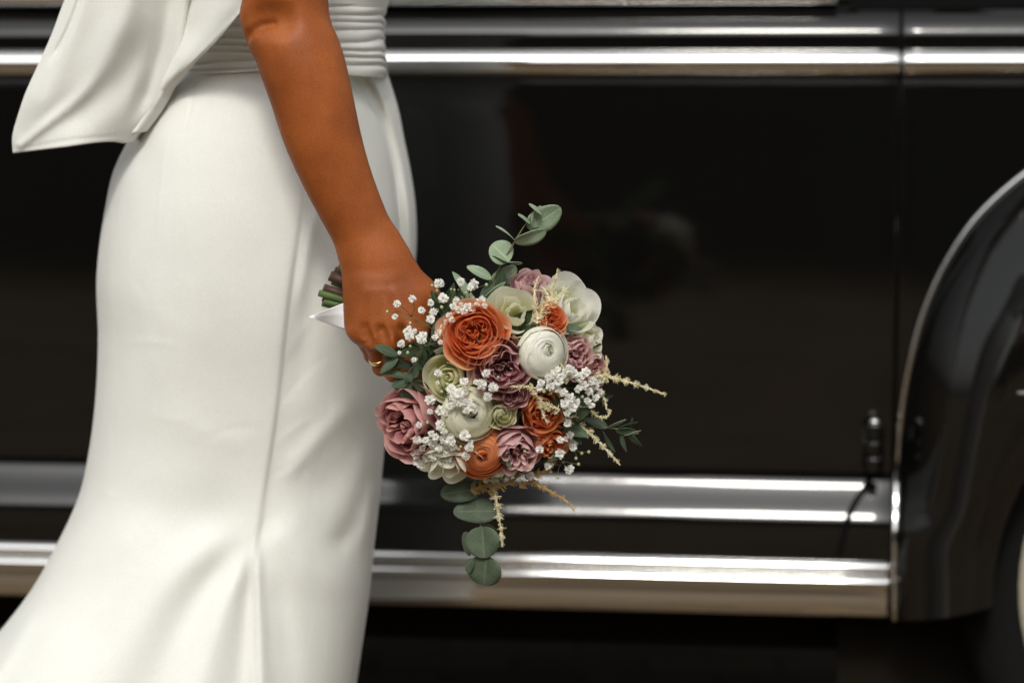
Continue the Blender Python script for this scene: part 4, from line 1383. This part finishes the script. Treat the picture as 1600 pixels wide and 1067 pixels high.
def sprig(origin, florets, buds=(), dz=-0.010, label=None):
    """thread stems from a common point out to each floret"""
    o0 = W(origin[0], origin[1], dome(*origin) + 0.015) - BC
    mb = MB()
    pos = []
    allf = list(florets) + list(buds)
    for f in allf:
        x, y = f[0], f[1]
        dd = f[3] if len(f) > 3 else rng.uniform(-0.005, 0.004)
        base_d = dome(x, y) if math.hypot(x - 768, y - 590) < 150 else min(dome(x, y), 2.345)
        pos.append(W(x, y, base_d + dz + dd) - BC)
    # florets share forking stalks with their neighbours
    left = list(range(len(pos)))
    while left:
        k0 = max(left, key=lambda q: np.linalg.norm(pos[q] - o0))
        near = sorted(left, key=lambda q: np.linalg.norm(pos[q] - pos[k0]))[:int(rng.integers(3, 6))]
        near = [q for q in near if np.linalg.norm(pos[q] - pos[k0]) < 0.03]
        for q in near:
            left.remove(q)
        ctr_ = np.mean([pos[q] for q in near], axis=0)
        node = ctr_ * 0.72 + o0 * 0.28 + np.array([rng.uniform(-.003, .003), 0.005, rng.uniform(-.003, .003)])
        m0 = (o0 + node) / 2 + np.array([rng.uniform(-.006, .006), .003, rng.uniform(-.006, .006)])
        mb.tube(spline([o0, m0, node], 8), np.linspace(.00055, .0004, 8), 5)
        for q in near:
            m1 = (node + pos[q]) / 2 + rng.uniform(-.0025, .0025, 3)
            mb.tube(spline([node, m1, pos[q]], 6), np.linspace(.00042, .00032, 6), 5)
    o = mb.build('gypsophila_sprig', M['gypstem'], bouquet)
    if label:
        o['label'] = label
    for k, f in enumerate(florets):
        rp_ = (f[2] if len(f) > 2 else 7.5) * rng.uniform(.82, 1.12)
        c = link('floret', FLO[int(rng.integers(0, 5))], o)
        q = frame(nv_(rng.uniform(-.6, .6), -1, rng.uniform(-.2, .8)), rng.uniform(0, 6.3))
        c.matrix_local = Matrix.Translation(Vector(pos[k])) @ q @ Matrix.Scale(rp_ * 0.98 * 2.33 / F, 4)
    for k, f in enumerate(buds):
        c = link('bud', BUD, o)
        c.matrix_local = Matrix.Translation(Vector(pos[len(florets) + k])) @ Matrix.Scale((f[2] if len(f) > 2 else 3) * 2.33 / F, 4)
    return o

sprig((700, 540), [(644, 467, 7), (620, 475, 7), (617, 495, 7), (659, 485, 6.5), (686, 443, 7.5), (692, 466, 8.5), (673, 473, 6), (677, 487, 8), (673, 499, 7.5), (639, 514, 6), (640, 525, 8.5), (627, 537, 7.5), (659, 531, 8), (624, 551, 4), (647, 562, 5.5), (648, 517, 5), (636, 519, 6), (661, 523, 6), (654, 527, 5)],
      [(605, 487, 3), (675, 446, 2.5), (683, 454, 2.5), (641, 505, 3), (690, 480, 3), (651, 561, 2), (705, 452, 2), (710, 453, 2), (637, 551, 3), (641, 541, 2.5)], -0.030, 'airy white gypsophila in front of the hand')
sprig((725, 500), [(720, 440, 8), (740, 444, 8), (735, 450, 6), (713, 470, 7), (720, 476, 6), (708, 479, 6.5), (716, 484, 6), (702, 493, 6), (706, 500, 6), (697, 503, 5), (731, 480, 7), (725, 487, 7), (745, 476, 6), (752, 470, 8), (738, 483, 7), (690, 513, 7), (685, 520, 6), (680, 527, 6), (757, 478, 5), (688, 535, 5)],
      [(732, 446, 2.5), (728, 458, 2.5), (760, 445, 3)], -0.014, 'gypsophila between the eucalyptus and the orange rose')
sprig((700, 630), [(685, 583, 8), (684, 598, 4), (705, 608, 9), (725, 597, 9), (718, 616, 9), (708, 620, 8), (726, 612, 8), (737, 636, 8), (729, 641, 7), (741, 642, 6), (672, 625, 8), (687, 641, 9), (672, 643, 5), (713, 630, 8), (703, 634, 7), (721, 628, 8), (733, 627, 6), (696, 645, 6)],
      [(690, 612, 3), (699, 600, 3)], -0.022, 'gypsophila lying over the cream ranunculus')
sprig((690, 690), [(655, 664, 7.5), (688, 664, 9), (694, 673, 8), (652, 687, 8.5), (665, 688, 7), (676, 693, 8), (695, 686, 9), (704, 690, 8), (697, 703, 9), (686, 701, 7), (650, 709, 9), (654, 722, 8.5), (667, 714, 8), (677, 712, 8), (690, 722, 9), (681, 722, 6), (726, 680, 9), (733, 699, 8), (728, 712, 7.5), (735, 691, 6), (674, 678, 6), (681, 683, 7), (660, 700, 6), (700, 717, 7), (679, 735, 7), (660, 728, 6), (708, 699, 6), (705, 680, 6)],
      [(668, 660, 3), (720, 698, 3)], -0.024, 'dense gypsophila between the pink rose and the orange ranunculus')
sprig((770, 615), [(760, 583, 6.5), (753, 601, 9), (771, 605, 9), (762, 620, 9), (744, 597, 5)], [(778, 590, 2.5)], -0.020, 'few gypsophila florets on the large mauve rose')
sprig((880, 610), [(845, 598, 7), (858, 590, 8), (868, 584, 9), (872, 596, 9), (860, 603, 7), (884, 582, 7), (890, 577, 8), (897, 584, 8), (915, 582, 8), (905, 590, 8), (925, 595, 9), (912, 602, 9), (903, 608, 8), (930, 603, 8), (921, 612, 7), (918, 626, 7), (931, 621, 8), (924, 633, 6), (890, 622, 9), (883, 631, 9), (895, 637, 9), (900, 629, 8), (886, 645, 7), (887, 661, 7), (880, 613, 7), (870, 608, 6), (938, 612, 6), (935, 596, 6), (843, 606, 6), (878, 588, 6), (872, 577, 6)],
      [(850, 612, 3), (940, 590, 3), (910, 620, 3)], -0.020, 'gypsophila massed on the right of the bouquet')
sprig((870, 690), [(875, 687, 7.5), (891, 680, 8), (895, 692, 8), (896, 698, 7), (875, 709, 8.5), (843, 702, 8), (890, 733, 8.5), (856, 728, 7.5), (829, 743, 8.5), (862, 725, 5), (884, 686, 6)],
      [(909, 708, 3), (920, 706, 3), (900, 716, 3), (904, 725, 3), (872, 746, 3), (880, 722, 2), (820, 705, 3)], -0.012, 'gypsophila at the lower right rim with buds on threads')

# astilbe plumes
def plume(pts, m, w0=7.0, w1=2.5, dens=4.6, label=None, parent=None, pd=None):
    """feathery spike: stalk with short side shoots of tiny grains"""
    P = np.array([W(p[0], p[1], (p[2] if len(p) > 2 else dome(p[0], p[1]) - 0.014)) - BC for p in pts])
    n = 40
    Q = spline(P, n)
    mb = MB()
    mb.tube(Q, np.linspace(.0007, .0004, n), 5)
    total = np.sum(np.linalg.norm(np.diff(Q, axis=0), axis=1)) / (2.35 / F)
    cnt = int(total * dens * 0.62)
    px2m = 2.35 / F
    octV = np.array([(1, 0, 0), (-1, 0, 0), (0, 1, 0), (0, -1, 0), (0, 0, 1), (0, 0, -1)], float)
    octF = [(0, 2, 4), (2, 1, 4), (1, 3, 4), (3, 0, 4), (2, 0, 5), (1, 2, 5), (3, 1, 5), (0, 3, 5)]
    for i in range(cnt):
        t = rng.uniform(0, 1)
        k = min(n - 2, int(t * (n - 1)))
        c = Q[k] + (Q[k + 1] - Q[k]) * (t * (n - 1) - k)
        w_ = (w0 + (w1 - w0) * t) * px2m * (0.70 + 0.45 * math.sin(t * total / 2.6))
        tan_ = Q[k + 1] - Q[k]; tan_ = tan_ / np.linalg.norm(tan_)
        dirv = rng.normal(0, 1, 3); dirv -= tan_ * np.dot(dirv, tan_); dirv /= np.linalg.norm(dirv)
        dirv = dirv + tan_ * rng.uniform(.2, .9); dirv /= np.linalg.norm(dirv)
        ln = w_ * rng.uniform(0.95, 1.7)
        for q in np.linspace(0.15, 1.0, max(3, int(ln / px2m / 1.15))):      # grains along one side shoot
            p = c + dirv * ln * q + rng.normal(0, .35, 3) * px2m
            r = rng.uniform(0.65, 1.3) * px2m * (1 - 0.25 * t) * (1.1 - .35 * q)
            mb.add(octV * r * rng.uniform(.6, 1.4, 3) + p, octF)
    o = mb.build('astilbe_plume', m, bouquet)
    if label:
        o['label'] = label
    return o
A1, A2 = M['astilbe'], M['astilbe_tan']
plume([(925, 585, 2.335), (955, 590, 2.335), (1000, 602, 2.338), (1040, 617, 2.34)], A1, 7, 2.5, 4.6, 'long cream astilbe plume pointing right')
plume([(895, 632, 2.325), (920, 640, 2.328), (938, 652, 2.33), (950, 650, 2.33), (953, 641, 2.33)], A1, 6, 2.5)
plume([(888, 655, 2.33), (915, 672, 2.333), (945, 700, 2.336), (969, 726, 2.338)], A1, 7.5, 2.5)
plume([(770, 755, 2.345), (776, 785, 2.335), (781, 815, 2.333), (785, 852, 2.333)], A1, 7, 4, 4.6, 'cream astilbe plume hanging at the bottom')
plume([(832, 750, 2.34), (860, 768, 2.337), (885, 783, 2.337), (897, 797, 2.337)], A2, 6, 2)
plume([(748, 752, 2.34), (775, 760, 2.338), (800, 752, 2.335), (812, 738, 2.33)], A2, 9, 5, 5)
plume([(735, 765, 2.342), (752, 762, 2.338), (770, 772, 2.335)], A2, 9, 4, 5)
plume([(820, 745, 2.335), (842, 740, 2.33), (862, 730, 2.33), (868, 718, 2.33)], A2, 8, 4, 5)
plume([(812, 760, 2.336), (830, 752, 2.333), (845, 762, 2.333)], A2, 6, 3, 5)
plume([(866, 470), (862, 455, 2.325), (868, 435, 2.325), (872, 422, 2.325)], A1, 7, 2.5)
plume([(838, 505), (848, 485), (858, 470), (850, 450, 2.325)], A1, 9, 6, 4)
plume([(858, 480), (872, 468), (885, 452, 2.335)], A1, 11, 7, 4)
plume([(840, 500), (836, 470), (838, 440, 2.325), (842, 432, 2.325)], A1, 5, 2.5, 4)
plume([(880, 610), (850, 608), (820, 604), (797, 604)], A1, 7, 3, 4)
plume([(875, 640), (852, 632), (838, 618), (828, 605)], A1, 7, 4, 4)
plume([(860, 640), (845, 632), (850, 650), (855, 660)], A1, 5, 3, 4)
plume([(885, 600), (880, 575), (868, 560)], A1, 6, 3, 4)
plume([(940, 600, 2.335), (948, 575, 2.335), (947, 556, 2.335)], A1, 5, 2.5)
plume([(935, 610, 2.333), (945, 625, 2.333), (948, 640, 2.333)], A1, 5, 2.5)
plume([(880, 655, 2.325), (900, 650, 2.325), (915, 640, 2.328)], A1, 6, 4, 4)

# cut stems through the fist, and the ribbon end
def stem(a, b, r, m, d0=2.385, d1=2.385):
    A, B = W(a[0], a[1], d0) - BC, W(b[0], b[1], d1) - BC
    mb = MB()
    n = 7
    t = np.linspace(0, 1, n)[:, None]
    P = A + (B - A) * t + np.array([0, 0, .002]) * np.sin(t * 3.1)
    mb.tube(P, np.full(n, r * 2.38 / F) * (1 + .06 * np.sin(np.arange(n) * 2.1)), 10)
    o = mb.build('cut_stem', m, bouquet)
    ax_ = (P[0] - P[1]) / np.linalg.norm(P[0] - P[1])
    fb = MB(); fb.tube([P[0] - ax_ * .001, P[0] + ax_ * .0006, P[0] + ax_ * .0008], np.array([.96, .93, .5]) * r * 2.38 / F, 10)
    fb.build('cut_face', M['cut_face'], o)
    return o
for a, b, r, m, d in (((516, 431), (640, 492), 8.5, M['stem_brown'], 2.378), ((506, 450), (640, 505), 7.0, M['stem_brown'], 2.374), ((499, 458), (640, 508), 5.5, M['stem_green'], 2.370),
                      ((530, 416), (645, 485), 5.5, M['stem_green'], 2.384), ((505, 466), (640, 512), 6.0, M['stem_brown'], 2.380), ((504, 474), (640, 518), 5.0, M['stem_green'], 2.376),
                      ((520, 440), (645, 500), 6.0, M['stem_green'], 2.392), ((512, 462), (645, 510), 6.0, M['stem_green'], 2.394), ((524, 422), (645, 488), 6.0, M['stem_brown'], 2.394),
                      ((507, 471), (640, 512), 4.5, M['stem_green'], 2.372)):
    stem(a, b, r, m, d, 2.385)
for a, b in (((640, 490), (720, 540)), ((640, 500), (730, 570)), ((640, 508), (720, 600)), ((642, 495), (740, 560))):
    stem(a, b, 7, M['stem_green'], 2.385, 2.37)
mb = MB()
rows_ = []
for i in range(14):
    t = i / 13
    top = W(483 + (552 - 483) * t, 494 - 27 * t ** 1.1, 2.362 - 0.006 * math.sin(3 * t))
    bot = W(483 + (552 - 483) * t, 495.5 + 19 * min(1, t * 1.25) - 3 * max(0, t - .8) * 5, 2.358 + 0.006 * math.sin(4 * t))
    rows_.append([top * (1 - s_) + bot * s_ + np.array([0, -0.0012 * math.sin(math.pi * s_) * t - 0.0006 * t * max(0, 1 - abs(s_ - 0.42) / 0.2), 0]) for s_ in np.linspace(0, 1, 22)])
mb.grid(np.array(rows_) - BC)
mb.grid(np.array([[p * 1.0 + np.array([0.0035 * k_ / 13, 0.0035, -0.0022 * k_ / 13]) for p in rw] for k_, rw in enumerate(rows_)]) - BC)
rb = mb.build('ribbon', M['ribbon'], bouquet)
so = rb.modifiers.new('thickness', 'SOLIDIFY'); so.thickness = 0.0006
